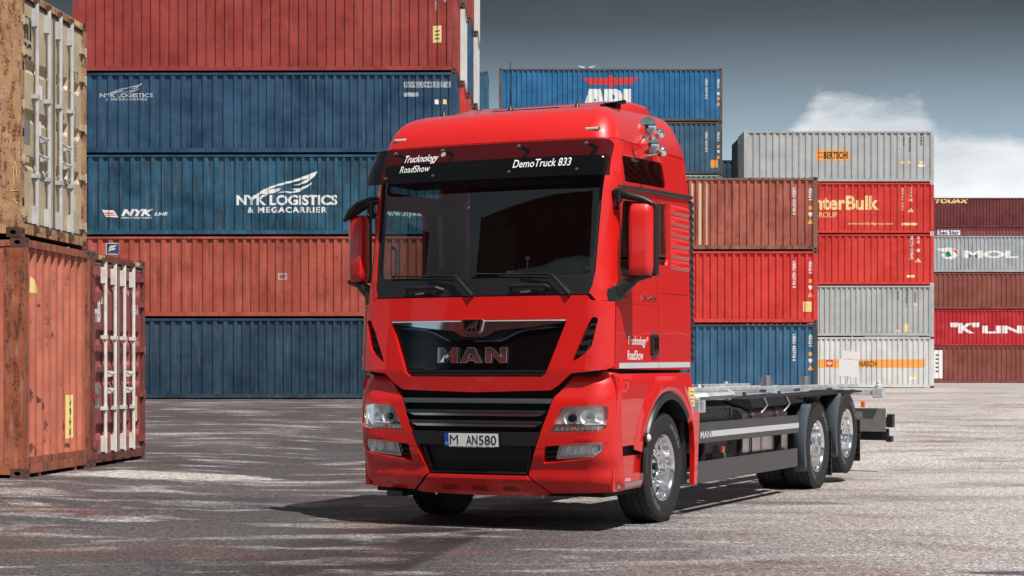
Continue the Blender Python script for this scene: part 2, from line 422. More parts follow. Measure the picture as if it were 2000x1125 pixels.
def meshes(Ln, H, pitch, key):
    k = (Ln, H, key)
    if k in CACHE: return CACHE[k]
    D = 2.438; m = {}
    PW = .255 if key == 'w' else .15; fold = corr(PW, Ln-PW, pitch); m['fold'] = fold
    m['side_panel'] = sheet(fold, .155, H-.10, inset=PO).mesh('side_panel', fix=False)
    fe = corr(.15, D-.15, .25, .045); m['fe'] = fe
    m['end_panel'] = sheet(fe, .16, H-.11, inset=PO+.01).mesh('end_panel', fix=False)
    r = MB(); ro = corr(.14, Ln-.14, .21, .02)
    for x, d in ro: r.v += [(x, .06, H-.012-d), (x, D-.06, H-.012-d)]
    r.f = [(2*i, 2*i+2, 2*i+3, 2*i+1) for i in range(len(ro)-1)]; m['roof_panel'] = r.mesh('roof_panel', fix=False)
    m['floor'] = MB().box(.1, Ln-.1, .06, D-.06, .06, .16).mesh('floor')
    cp = MB(); cp.box(0, PW, .003, .13, .118, H-.118); m['corner_post'] = cp.mesh('corner_post')
    cc = MB(); cc.box(0, .178, 0, .162, 0, .118)
    m['corner_casting'] = casting()
    t = MB(); t.box(.178, Ln-.178, 0, .05, H-.105, H-.03); m['top_rail'] = t.mesh('top_rail')
    t = MB(); t.box(.178, Ln-.178, 0, .012, .045, .165); t.box(.178, Ln-.178, .012, .05, .045, .055); t.box(.178, Ln-.178, .012, .05, .15, .165); m['bottom_rail'] = t.mesh('bottom_rail')
    t = MB(); t.box(.0, .06, .162, D-.162, H-.11, H-.02); m['header'] = t.mesh('end_header')
    t = MB(); t.box(.0, .05, .162, D-.162, .05, .17); m['sill'] = t.mesh('end_sill')
    CACHE[k] = m; return m
_cast = []
def casting():
    if _cast: return _cast[0]
    # hollow steel corner casting with an oval hole in its two outer faces
    mb = MB(); Lx, Dy, Hz = .178, .162, .118
    def face(w, h, hw, hh, mp):
        n = 16; out = [(0, 0), (w, 0), (w, h), (0, h)]
        hole = [(w*.52+hw*cos(2*pi*k/n), h/2+hh*sin(2*pi*k/n)) for k in range(n)]
        bm = flat_bm([out, hole]); vs = {v: i for i, v in enumerate(bm.verts)}
        b = len(mb.v); mb.v += [mp(v.co.x, v.co.y, 0) for v in bm.verts]
        mb.f += [tuple(b+vs[v] for v in f.verts) for f in bm.faces]; bm.free()
        b = len(mb.v)
        mb.v += [mp(x, y, 0) for x, y in hole]+[mp(x, y, .03) for x, y in hole]
        mb.f += [(b+i, b+(i+1) % n, b+n+(i+1) % n, b+n+i) for i in range(n)]
    face(Lx, Hz, .040, .026, lambda a, b_, c: (a, c, b_))
    face(Dy, Hz, .026, .036, lambda a, b_, c: (c, a, b_))
    mb.box(0, Lx, 0, Dy, 0, .002); mb.box(0, Lx, 0, Dy, Hz-.002, Hz)
    mb.box(Lx-.002, Lx, 0, Dy, 0, Hz); mb.box(0, Lx, Dy-.002, Dy, 0, Hz)
    _cast.append(mb.mesh('corner_casting', fix=False)); return _cast[0]
def mesh_with(me, mat):
    """mesh data shared per (mesh, material)"""
    k = (me.name, mat.name)
    if k not in CACHE:
        c = me.copy(); c.materials.clear(); c.materials.append(mat); CACHE[k] = c
    return CACHE[k]
def container(name, loc, rz, Ln, H, mat, label, group=None, pitch=.278, key='a', right_end='wall', framemat=None, castmat=None, detail=2):
    """local frame: x 0..Ln along the side facing the viewer, y 0..2.438 into depth, z up; loc = near left bottom corner"""
    D = 2.438; m = meshes(Ln, H, pitch, key)
    c = empty(name, loc, rz, label, 'container', group)
    fm = framemat or mat; cm = castmat or RUSTY
    def p(nm, me, M, mm): return link(nm, mesh_with(me, mm), None, c, M=M)
    T = Matrix.Translation; R = lambda a: Matrix.Rotation(a, 4, 'Z'); MX = Matrix.Diagonal((-1, 1, 1, 1)); MY = Matrix.Diagonal((1, -1, 1, 1)); MZ = Matrix.Diagonal((1, 1, -1, 1)); I = Matrix()
    p('side_panel', m['side_panel'], I, mat)
    p('side_panel', m['side_panel'], T((0, D, 0)) @ MY, mat)
    p('end_panel', m['end_panel'], T((0, D, 0)) @ R(-pi/2), mat)
    if right_end == 'wall': p('end_panel', m['end_panel'], T((Ln, 0, 0)) @ R(pi/2), mat)
    p('roof_panel', m['roof_panel'], I, mat); p('floor', m['floor'], I, DARK)
    p('top_rail', m['top_rail'], I, fm); p('top_rail', m['top_rail'], T((0, D, 0)) @ MY, fm)
    p('bottom_rail', m['bottom_rail'], I, fm); p('bottom_rail', m['bottom_rail'], T((0, D, 0)) @ MY, fm)
    for s in (0, 1):
        X = T((Ln, 0, 0)) @ MX if s else I
        p('end_header', m['header'], X, fm); p('end_sill', m['sill'], X, fm)
        for q in (0, 1):
            Y = T((0, D, 0)) @ MY if q else I
            p('corner_post', m['corner_post'], X @ Y, fm)
            p('corner_casting', m['corner_casting'], X @ Y, cm); p('corner_casting', m['corner_casting'], X @ Y @ T((0, 0, H-.118)), cm)
    def sidemap(x, z_, off): return Vector((x, PO+cdep(m['fold'], x)-off, z_))
    c_gx = [x for x, d in m['fold']]
    return c, sidemap, c_gx
RUSTY = paint('rusty_casting', (.11, .055, .04), .8, .5, .3)
def ctext(c, s, x0, x1, z0, z1, mat, bold=.02, shear=0, vertical=False, space=1.0, name='lettering'):
    e, mp_, gx = c
    return text(name, s, (x0, x1, z0, z1), mp_, .003, mat, e, bold, shear, space, gx=gx, vertical=vertical)
def cpoly(c, loops, mat, name='logo', off=.0025):
    e, mp_, gx = c
    mb = solid(flat_bm(loops, gx), mp_, off, 0); return link(name, mb.mesh(name, fix=False), mat, e)
def rect(x0, x1, z0, z1): return [(x0, z0), (x1, z0), (x1, z1), (x0, z1)]

WP = printm('worn_white_print', (.78, .78, .77)); WG = printm('faded_grey_print', (.40, .43, .45), .5)
OP = printm('orange_print', (.80, .36, .08), .3); YP = printm('pale_yellow_print', (.82, .62, .28), .3); RP = printm('red_print', (.62, .03, .03), .4)
BP = printm('black_lettering', (.02, .02, .02), .2); BLP = printm('blue_print', (.01, .06, .24), .2); GRP = printm('green_print', (.02, .20, .13), .3)
NAVY = paint('navy_blue_paint', (.016, .046, .084), .30, .45, .32)
NYKB = paint('nyk_blue_paint', (.012, .058, .122), .42, .55, .34)
TEAL = paint('teal_blue_paint', (.012, .076, .134), .55, .75, .42)
TERRA = paint('terracotta_paint', (.39, .074, .045), .35, .50, .22)
CRIM = paint('crimson_paint', (.29, .034, .026), .28, .35, .18)
BRIGHT = paint('bright_red_paint', (.58, .028, .020), .12, .22, .14)
BRICKR = paint('brick_red_paint', (.35, .088, .058), .60, .65, .28)
BLUE2 = paint('denim_blue_paint', (.028, .110, .205), .32, .40, .20)
APLB = paint('azure_blue_paint', (.010, .130, .300), .25, .30, .18)
STEELB = paint('steel_blue_paint', (.040, .110, .180), .20, .25, .15)
LGREY = paint('light_grey_paint', (.40, .415, .42), .10, .22, .10)
OFFW = paint('off_white_paint', (.60, .61, .60), .20, .35, .10)
MAROON = paint('maroon_paint', (.13, .018, .020), .30, .35, .20)
RUSTB = paint('rust_brown_paint', (.215, .055, .036), .40, .40, .20)
KRED = paint('cherry_red_paint', (.44, .010, .018), .15, .25, .18)
MOLG = paint('pale_grey_blue_paint', (.36, .39, .41), .40, .45, .12)
PINKR = paint('faded_plum_paint', (.22, .045, .055), .35, .45, .2)
MINT = paint('mint_green_paint', (.22, .42, .37), .3, .3, .15)
DKGREEN = paint('black_green_paint', (.010, .022, .016), .2, .2, .2)
ORNG = paint('orange_rust_paint', (.52, .15, .09), .50, .40, .18, (.13, .045, .022), scale=1.3)
ORPOST = paint('rusty_orange_post_paint', (.36, .10, .045), .95, .9, .30, (.11, .038, .018), scale=2.2)
MSCB = paint('msc_beige_paint', (.50, .40, .27), .22, .25, .10, scale=1.5)
MSCPOST = paint('rusty_beige_post_paint', (.46, .26, .13), 1.0, .8, .25, (.17, .055, .022), scale=2.6)
DOORR = paint('dark_red_door_paint', (.27, .055, .05), .35, .35, .16, scale=1.5)

L40, L20 = 12.192, 6.058
def pn(x): return .333 if x < 4.9 else .262
# ---- tall stack behind the truck, left
YA = 56.63; ZA = gz(-8, YA)+.0; RZA = radians(-.6)
def A(row, tier, mat, label, nm='container', **k):
    dx = .165*row; dy = 2.50*row
    h0 = 2.591*tier
    return container(nm, (-13.92+dx+.02*((tier*7) % 3-1), YA+.12+dy, .478+h0+.001), RZA, L40, 2.591, mat, label, **k)
c0 = A(0, 0, NAVY, 'navy blue container with a scraped dent, on the ground behind and left of the truck', pitch=pn, key='n')
c1 = A(0, 1, TERRA, 'terracotta container with a pale scuff, second from the bottom in the tall left stack', pitch=pn, key='n')
c2 = A(0, 2, TEAL, 'teal blue container with a large white wing logo, in the middle of the tall stack', pitch=pn, key='n')
c3 = A(0, 3, NYKB, 'blue container with a small grey wing logo at its left end in the tall stack', pitch=pn, key='n')
c4 = A(0, 4, CRIM, 'crimson container topmost in the tall stack at the upper left', pitch=.293, key='c')
WING = [[(440,600),(500,520),(620,440),(760,380),(940,325),(1100,285),(1250,230),(1400,170),(1492,132),(1450,210),(1390,270),(1310,330),(1200,365),(1085,378),(1180,350),(1260,310),(1345,255),(1200,295),(1080,325),(940,362),(800,400),(680,455),(560,530),(400,650)],
        [(1055,435),(1200,425),(1300,380),(1400,325),(1390,365),(1310,410),(1250,445),(1210,475),(1120,500),(1040,505),(950,490),(880,495),(840,515),(880,485),(950,472),(1060,480),(1150,462)],
        [(590,520),(640,470),(760,435),(890,425),(870,465),(820,490),(740,510),(680,520),(630,575),(650,525)]]
def wing(c, x0, x1, z0, z1, mat):      # box of the zoomed logo 175..1815 x 130..835
    sx = (x1-x0)/1640; sz = (z1-z0)/705
    for w_ in WING: cpoly(c, [[(x0+(x-175)*sx, z1-(y-130)*sz) for x, y in w_]], mat)
    ctext(c, 'NYK LOGISTICS', x0, x1, z1-578*sz, z1-405*sz, mat, .035)
    ctext(c, '& MEGACARRIER', x0+180*sx, x0+1470*sx, z0, z1-605*sz, mat, .035, space=1.25)
wing(c2, 5.18, 8.38, .72, 2.05, WP)
wing(c3, .88, 2.57, 1.69, 2.24, WG)
ctext(c2, 'NYK', 1.52, 2.55, .62, .84, WP, .05, .3); ctext(c2, 'LINE', 2.58, 3.0, .64, .74, WP, .03, .3)
ctext(c2, 'NIPPON YUSEN KAISHA', 1.52, 2.5, .54, .59, WP, .02, .3)
cpoly(c2, [[(.92,.82),(1.28,.80),(1.42,.58),(1.02,.60)]], WP, 'flag_logo'); cpoly(c2, [[(.98,.74),(1.28,.73),(1.31,.69),(1.0,.70)]], RP, 'flag_logo', .004); cpoly(c2, [[(1.01,.67),(1.32,.66),(1.35,.63),(1.02,.64)]], RP, 'flag_logo', .004)
ctext(c2, 'www.nykline.com', 9.75, 11.9, .55, .82, WP, .03)
cpoly(c3, [rect(10.52, 12.0, 2.09, 2.27)], WG, 'number_plate'); ctext(c3, 'NYKU 441537 6', 10.56, 11.96, 2.11, 2.25, NYKB, .02, name='number')
cpoly(c3, [rect(10.52, 10.98, 1.80, 1.93)], WG, 'number_plate'); cpoly(c3, [rect(11.50, 11.62, 1.56, 1.71)], WP, 'sticker'); cpoly(c3, [rect(11.76, 11.87, 1.56, 1.71)], YP, 'sticker')
ctext(c4, '40', 11.74, 11.86, 2.2, 2.42, WG, .04); ctext(c4, 'CRXU 402173', 11.48, 11.56, 1.95, 2.5, WG, .03, vertical=True)
cpoly(c4, [rect(11.42, 11.69, .92, 1.45)], YP, 'sticker')
for k in range(3): cpoly(c4, [rect(11.48, 11.63, 1.02+.12*k, 1.06+.12*k)], BP, 'sticker_print', .004)
cpoly(c1, [rect(1.05, 1.48, 2.0, 2.36)], WP, 'shipping_line_logo'); cpoly(c1, [rect(1.07, 1.46, 2.02, 2.34)], BLP, 'shipping_line_logo', .004)
cpoly(c1, [[(1.12,2.13),(1.2,2.2),(1.3,2.22),(1.42,2.3),(1.3,2.28),(1.2,2.27)]], YP, 'shipping_line_logo', .0055); cpoly(c1, [[(1.12,2.05),(1.2,2.12),(1.3,2.14),(1.38,2.2),(1.26,2.19),(1.18,2.17)]], YP, 'shipping_line_logo', .0055)
cpoly(c1, [rect(6.52, 6.80, 1.19, 1.40)], WG, 'sticker'); cpoly(c1, [rect(6.56, 6.76, 1.23, 1.36)], TERRA, 'sticker_print', .004)
for c in (c1, c2, c3): ctext(c, '/////', .42, 1.0, 2.505, 2.545, YP, .06, name='warning_dashes')
# rows behind it, seen only as slivers of their right ends
gb = 'containers in the rows behind the tall left stack'
rows = [[NAVY, TERRA, RUSTB, BRIGHT, OFFW, RUSTB], [TERRA, NYKB, LGREY, TERRA, NYKB, CRIM], [RUSTB, OFFW, NAVY, NYKB, OFFW, OFFW]]
lab = {(1,3): 'bright red container end showing as a sliver beside the blue wing-logo container', (1,4): 'off-white container end, narrow sliver right of the crimson top container',
       (2,3): 'terracotta container end, sliver further back beside the bright red one', (2,4): 'blue container end, upright strip between two off-white slivers at the top of the stack',
       (3,3): 'blue container end lowest visible sliver just above the cab roof', (3,4): 'off-white container end at the right rim of the tall stack'}
for r, row in enumerate(rows, 1):
    for t, mt in enumerate(row):
        if t < 2: continue
        A(r, t, mt, lab.get((r, t), 'container almost wholly hidden behind the tall left stack'), group=gb)
# lower tiers carry the upper ones
for r in (1, 2, 3):
    for t in (0, 1): A(r, t, rows[r-1][t], 'container almost wholly hidden behind the tall left stack', group=gb)
for t, mt in enumerate([NAVY, RUSTB, NAVY, BLUE2, BLUE2]):
    container('container', (-13.15, 72.2, .485+2.591*t), 0, L40, 2.591, mt, 'far blue container whose end peeps out right of the tall stack' if t == 4 else 'container almost wholly hidden behind the tall left stack', group=gb)

def marks(c, xr, h, rows_, col=WP, tri=True, s=1.0):
    """vertical number, and small placards at the right end of a side; xr = distance of the number column from the left"""
    ctext(c, 'UESU 423718 0', xr, xr+.12*s, h-1.32*s, h-.36*s, col, .03, vertical=True, name='container_number')
    x2 = xr+.58*s
    ctext(c, '45G1', x2, x2+.13*s, h-.80*s, h-.36*s, col, .03, vertical=True, name='size_code')
    z_ = h-1.0*s
    for k in rows_:
        if k == 'o': cpoly(c, [rect(x2, x2+.12*s, z_-.14*s, z_)], OP, 'placard')
        elif k == 'w': cpoly(c, [[(x2, z_), (x2+.12*s, z_), (x2+.14*s, z_-.07*s), (x2+.06*s, z_-.17*s), (x2-.01*s, z_-.07*s)]], WP, 'placard')
        elif k == 't': cpoly(c, [[(x2-.05*s, z_-.18*s), (x2+.17*s, z_-.18*s), (x2+.06*s, z_)]], OP, 'warning_triangle')
        z_ -= .23*s
# ---- stack right of the cab (three high)
YB = 63.4; XB = 10.82-L40
def Bc(t, mat, label, **k): return container('container', (XB, YB, .459+2.591*t), 0, L40, 2.591, mat, label, **k)
b0 = Bc(0, BLUE2, 'denim blue container on the ground just right of the cab', framemat=paint('dark_blue_frame', (.03, .05, .06), .5), pitch=.258, key='b')
b1 = Bc(1, BRIGHT, 'bright red container between the blue and the faded brick red ones, right of the cab', pitch=.258, key='b')
b2 = Bc(2, BRICKR, 'faded brick red container with bleached vertical streaks, top of the three right of the cab', framemat=paint('rusty_brown_frame', (.22, .11, .07), .8, .6), pitch=.258, key='b')
for c, rr in ((b0, 'owt'), (b1, 'owt'), (b2, 'owt')): marks(c, 11.30, 2.58, rr)
cpoly(b1, [rect(11.68, 11.98, .42, .78)], YP, 'sticker')
for k in range(3): cpoly(b1, [rect(11.74, 11.92, .50+.09*k, .52+.09*k)], OP, 'sticker_print', .004)
cpoly(b0, [rect(11.28, 11.36, .10+.1, .40)], WP, 'placard')
for xx_, w_ in ((7.72, .07), (7.98, .10), (8.24, .05)):
    cpoly(b2, [rect(xx_, xx_+w_, .20, 2.46)], printm('bleached_streak', (.62, .46, .30), .5), 'bleached_streak')
for c in (b0, b1): ctext(c, '////', 11.55, 11.9, 2.505, 2.545, YP, .06, name='warning_dashes')
# ---- APL stack
YC = 97.8; XC = 11.48-L40
ch = ['hidden', 'hidden', 'hidden', 'mint', 'steel', 'apl']
for t, mt in enumerate([RUSTB, NAVY, TERRA, MINT, STEELB, APLB]):
    lb = {3: 'mint green container whose top edge shows under the steel blue one', 4: 'steel blue container second from the top, above the red stack and under the azure one',
          5: 'azure blue container with red eagle logo at the top of the centre stack'}.get(t, 'container hidden behind the cab under the azure blue container')
    c = container('container', (XC, YC, .50+2.895*t), 0, L40, 2.895, mt, lb, group='containers hidden behind the cab' if t < 3 else None, framemat=paint('brown_frame_edge', (.10, .07, .06), .6) if t > 3 else None)
    if t >= 4: marks(c, 11.25, 2.75, 'wot' if t == 5 else 'owt', s=1.15)
    if t == 4: cpoly(c, [rect(11.55, 11.95, .38, .80)], OP, 'sticker')
    if t == 5: capl = c
def AP(pts): return [((1120+x/5.357-1000)/35.8-XC, 1.40-((130+y/5.357)-723)/35.8-(.50+2.895*5)) for x, y in pts]
cpoly(capl, [AP([(97,118),(355,118),(370,92),(400,92),(418,118),(680,112),(610,182),(425,185),(405,212),(370,212),(355,185),(165,185)])], RP, 'eagle_logo')
cpoly(capl, [AP([(165,232),(285,232),(340,470),(255,470),(235,420),(180,420),(160,470),(95,470)]), AP([(225,320),(240,360),(212,362)])], WP, 'lettering')
cpoly(capl, [AP([(322,232),(450,232),(495,255),(512,300),(510,350),(480,380),(410,388),(410,470),(322,470)]), AP([(408,285),(430,300),(436,318),(428,335),(408,340)])], WP, 'lettering')
cpoly(capl, [AP([(520,232),(602,232),(602,400),(690,400),(690,470),(520,470)])], WP, 'lettering')
# ---- light grey / red stack (five high)
YD = 90.2; XD = 11.68; LD = 9.56
def Dc(t, mat, label, **k): return container('container', (XD, YD, .498+2.591*t), 0, LD, 2.591, mat, label, pitch=k.pop('pitch', .262), key=k.pop('key', 'd'), castmat=k.pop('castmat', OFFW), **k)
d0 = Dc(0, OFFW, 'off-white container with an orange band and a Swiss cross, behind the rear of the truck', castmat=RUSTY)
d1 = Dc(1, LGREY, 'plain light grey container second from the bottom, between the banded white and the red one')
d2 = Dc(2, BRIGHT, 'plain bright red container below the one with yellow lettering', pitch=.33, key='e')
d3 = Dc(3, BRIGHT, 'bright red container with large pale yellow lettering', pitch=.33, key='e')
d4 = Dc(4, LGREY, 'light grey container with an orange name plate, topmost of its stack', pitch=.33, key='e')
def DX(px): return (px-1000)/38.8-XD
def DZ(py, t): return 1.40-(py-723)/38.8-(.498+2.591*t)
def drect(x0, y0, x1, y1, t): return rect(DX(x0), DX(x1), DZ(y1, t), DZ(y0, t))
def dtext(c, s, x0, y0, x1, y1, t, mat, **k): return ctext(c, s, DX(x0), DX(x1), DZ(y1, t), DZ(y0, t), mat, **k)
cpoly(d4, [drect(1594, 292, 1659, 314, 4)], OP, 'name_plate'); ctext((d4[0], lambda x, z_, o: d4[1](x, z_, o+.002), d4[2]), 'BERTSCHI', DX(1609), DX(1656), DZ(310, 4), DZ(296, 4), BP, bold=.03)
for q in ((1598, 297, 1602, 300), (1603, 297, 1607, 300), (1598, 305, 1602, 308), (1603, 305, 1607, 308)): cpoly(d4, [drect(*q, 4)], RP, 'cross_logo', .0045)
dtext(d4, 'BCHU 104', 1764, 268, 1767, 284, 4, BP, vertical=True); dtext(d4, '5501738', 1775, 268, 1779, 296, 4, BP, vertical=True); dtext(d4, '22B6', 1798, 260, 1802, 284, 4, BP, vertical=True)
for q in ((1761, 314, 1767, 320), (1773, 314, 1779, 320), (1796, 314, 1804, 320)): cpoly(d4, [drect(*q, 4)], YP, 'sticker')
cpoly(d4, [drect(1793, 321, 1806, 326, 4)], WP, 'sticker')
dtext(d3, 'InterBulk', 1582, 382, 1717, 410, 3, YP, bold=.03); dtext(d3, 'GROUP', 1590, 414, 1635, 425, 3, YP, bold=.0); dtext(d3, 'www.interbulkgroup.com', 1657, 434, 1744, 440, 3, YP, bold=.01)
dtext(d3, 'IBKU 257', 1762, 367, 1766, 412, 3, YP, vertical=True); dtext(d3, '22K8', 1777, 365, 1781, 385, 3, YP, vertical=True); cpoly(d3, [drect(1776, 388, 1782, 393, 3)], YP, 'sticker')
cpoly(d3, [[(DX(1773), DZ(414, 3)), (DX(1785), DZ(414, 3)), (DX(1779), DZ(406, 3))]], YP, 'warning_triangle'); cpoly(d3, [drect(1762, 435, 1792, 440, 3)], YP, 'sticker')
dtext(d2, 'MCCU 310642', 1777, 461, 1784, 507, 2, WP, vertical=True); dtext(d2, '22', 1791, 461, 1796, 476, 2, WP, vertical=True); cpoly(d2, [drect(1790, 486, 1797, 492, 2)], YP, 'sticker')
cpoly(d2, [[(DX(1787), DZ(512, 2)), (DX(1800), DZ(512, 2)), (DX(1793), DZ(504, 2))]], YP, 'warning_triangle'); cpoly(d2, [drect(1771, 537, 1787, 542, 2)], YP, 'sticker')
dtext(d1, 'BCHU', 1752, 570, 1756, 585, 1, BP, vertical=True); dtext(d1, '229364 1', 1769, 564, 1773, 598, 1, BP, vertical=True); dtext(d1, '22B6', 1786, 570, 1790, 590, 1, BP, vertical=True)
for q in ((1783, 592, 1791, 597), (1750, 644, 1758, 649), (1767, 632, 1775, 648)): cpoly(d1, [drect(*q, 1)], YP, 'sticker')
cpoly(d0, [drect(1598, 702, 1806, 718, 0)], OP, 'orange_band'); cpoly(d0, [drect(1614, 703, 1627, 716, 0)], RP, 'cross_logo', .0045); cpoly(d0, [drect(1619, 705, 1622, 714, 0)], WP, 'cross_logo', .006); cpoly(d0, [drect(1616, 708, 1625, 711, 0)], WP, 'cross_logo', .0065)
ctext((d0[0], lambda x, z_, o: d0[1](x, z_, o+.002), d0[2]), 'NASCH', DX(1678), DX(1712), DZ(716, 0), DZ(705, 0), BP, bold=.02)
dtext(d0, 'BCHU', 1752, 672, 1756, 687, 0, WG, vertical=True); dtext(d0, '780431 5', 1768, 668, 1772, 700, 0, WG, vertical=True)
cpoly(d0, [[(DX(1778), DZ(735, 0)), (DX(1792), DZ(735, 0)), (DX(1785), DZ(726, 0))]], YP, 'warning_triangle'); cpoly(d0, [drect(1778, 736, 1790, 741, 0)], WP, 'sticker')
# dark stack beside it and the small navy one beyond
gh = 'containers hidden behind the light grey and red stack'
for t in range(5): container('container', (11.75, 93.4, .5+2.591*t), 0, L20, 2.591, DKGREEN if t > 2 else RUSTB, 'black-green container whose narrow edge shows left of the topmost light grey container' if t == 4 else 'container hidden behind the light grey and red stack', group=None if t == 4 else gh)
for t in range(5): container('container', (8.0, 102.6, .5+2.591*t), 0, L40, 2.591, NAVY, 'distant navy container in the gap between the azure and the light grey stacks' if t == 4 else 'container hidden behind the light grey and red stack', group=None if t == 4 else gh)
# ---- right-hand stacks
YE = 126.0; XE = 29.2
def EX(px): return (px-1000)/27.8-XE
def EZ(py, t): return 1.40-(py-723)/27.8-(.5+2.591*t)
def Ec(t, mat, label, **k): return container('container', (XE, YE, .5+2.591*t), 0, L40, 2.591, mat, label, **k)
e0 = Ec(0, RUSTB, 'rust brown container on the ground at the right edge, under the cherry red one', pitch=.34, key='f')
e1 = Ec(1, KRED, 'cherry red container with white lettering at the right edge')
e2 = Ec(2, RUSTB, 'rust brown container sandwiched between the cherry red and the pale grey ones', pitch=.34, key='f')
e3 = Ec(3, MOLG, 'pale grey container with a swoosh logo and white lettering, at the right edge')
def erect(x0, y0, x1, y1, t): return rect(EX(x0), EX(x1), EZ(y1, t), EZ(y0, t))
def etext(c, s, x0, y0, x1, y1, t, mat, **k): return ctext(c, s, EX(x0), EX(x1), EZ(y1, t), EZ(y0, t), mat, **k)
etext(e1, '"K"', 1857, 630, 1914, 651, 1, WP, bold=.05); etext(e1, 'LINE', 1920, 636, 2026, 651, 1, WP, bold=.05)
etext(e3, 'MOL', 1883, 489, 1990, 504, 3, WP, bold=.05)
cpoly(e3, [[(EX(x), EZ(y, 3)) for x, y in ((1828,486),(1856,483),(1872,488),(1873,499),(1860,506),(1846,505),(1838,496),(1850,494))]], WP, 'swoosh_logo'); cpoly(e3, [[(EX(x), EZ(y, 3)) for x, y in ((1850,490),(1856,492),(1860,500),(1849,502),(1847,496))]], GRP, 'swoosh_logo', .004)
cpoly(e3, [[(EX(x), EZ(y, 3)) for x, y in ((1858,486),(1870,489),(1872,498),(1866,492))]], RP, 'swoosh_logo', .004)
cpoly(e0, [erect(1822, 684, 1842, 739, 0)], WP, 'sign_panel')
for k in range(5): cpoly(e0, [erect(1828, 692+8*k, 1834, 695+8*k, 0)], BP, 'sign_print', .004)
YF = 152.0; XF = 35.4
for t, mt in enumerate([RUSTB, NAVY, RUSTB, TERRA, PINKR, MAROON]):
    c = container('container', (XF, YF, .5+2.591*t), 0, L40, 2.591, mt, {5: 'maroon container with small pale yellow lettering, topmost at the far right', 4: 'faded plum container, thin strip under the maroon one at the far right'}.get(t, 'container hidden behind the pale grey container at the right edge'), group=None if t > 3 else 'containers hidden behind the pale grey one')
    fx = lambda px: (px-1000)/23.03-XF; fz = lambda py: 1.40-(py-723)/23.03-(.5+2.591*t)
    if t == 5: ctext(c, 'TOUAX', fx(1826), fx(1893), fz(397), fz(388), YP, .06, .2)
    if t == 4: cpoly(c, [rect(fx(1831), fx(1876), fz(459), fz(449))], WP, 'logo'); ctext((c[0], lambda x, z_, o, q=c: q[1](x, z_, o+.002), c[2]), 'Sea Star', fx(1833), fx(1874), fz(458), fz(450), BLP, .03)

# ------------------------------------------------------------------ near left containers
RZL = radians(-5.1); DX_ = Vector((cos(RZL), sin(RZL), 0)); DY_ = Vector((-sin(RZL), cos(RZL), 0)); H9 = 2.895
def near(corner, Ln, mat, label, H=H9, **k):
    o = Vector(corner)-DX_*Ln
    return container('container', tuple(o), RZL, Ln, H, mat, label, key='w', **k)
P0 = Vector((-5.84, 21.47, .10))
n0 = near(P0, L20, ORNG, 'dented orange container with a rusty corner post, bottom left of the picture', right_end='wall', framemat=ORPOST)
n1 = near(P0+DY_*2.50+Vector((0, 0, 0)), L20, DOORR, 'dark red container with white door lock rods, standing beside the dented orange one', right_end='door', framemat=paint('dark_red_frame', (.20, .042, .032), .8, .6, scale=1.6))
n2c = near(P0+Vector((-.05, 0, H9+.002)), L20, MSCB, 'beige container with lock rods stacked on the dented orange one at the left edge', right_end='door', framemat=MSCPOST, H=H9+.12)
# graffiti, stickers on the orange end (x = L, facing right): map (y,z)->end surface
def endmap(c, Ln, corrd=True, inset=.024):
    fe = meshes(L20, H9, .278, 'a')['fe']
    return lambda y, z_, off: Vector((Ln-inset-(cdep(fe, y) if corrd else 0)+off, y, z_))
em = endmap(n0, L20); fex = [x for x, d in meshes(L20, H9, .278, 'a')['fe']]
def epoly(par, loops, mat, name, off=.003, mp_=em, gx=fex):
    mb = solid(flat_bm(loops, gx), mp_, off, 0); return link(name, mb.mesh(name, fix=False), mat, par)
epoly(n0[0], [[(.34, 2.25), (.55, 2.22), (.36, 2.45)]], CREAM, 'warning_sticker'); epoly(n0[0], [rect(1.62, 1.88, .42, .98)], CREAM, 'sticker')
for i, sx in enumerate(('A', '96', 'HG', 'NTA')): text('sticker_print', sx, (1.66, 1.85, .85-.13*i, .94-.13*i), em, .005, BP, n0[0], .03, gx=fex)
scr = paint('scorched_scrape', (.16, .05, .032), .9, .8, .4, (.045, .02, .014), scale=3)
rs_ = random.Random(3)
for cx, cz, hw, hh in ((.33, 1.32, .03, .22), (.37, .98, .02, .10), (.50, .98, .04, .05), (.60, .93, .06, .05), (.70, .86, .05, .06), (.80, .74, .05, .09), (.86, .60, .04, .10), (.84, .45, .03, .10), (1.03, .58, .04, .08), (1.08, .44, .035, .14), (1.04, .26, .05, .05), (1.46, .58, .04, .07), (1.50, .42, .04, .10), (1.62, .33, .07, .04), (.36, .36, .05, .08), (.43, .28, .03, .09), (.82, 1.32, .02, .07), (1.12, 1.75, .015, .06), (.62, 2.1, .015, .03), (.55, 1.30, .015, .10)):
    pl = [(cx+hw*cos(2*pi*k/18)*rs_.uniform(.35, 1.25), cz+hh*sin(2*pi*k/18)*rs_.uniform(.35, 1.25)) for k in range(18)]
    epoly(n0[0], [pl], scr, 'scorched_scrape', .0035)
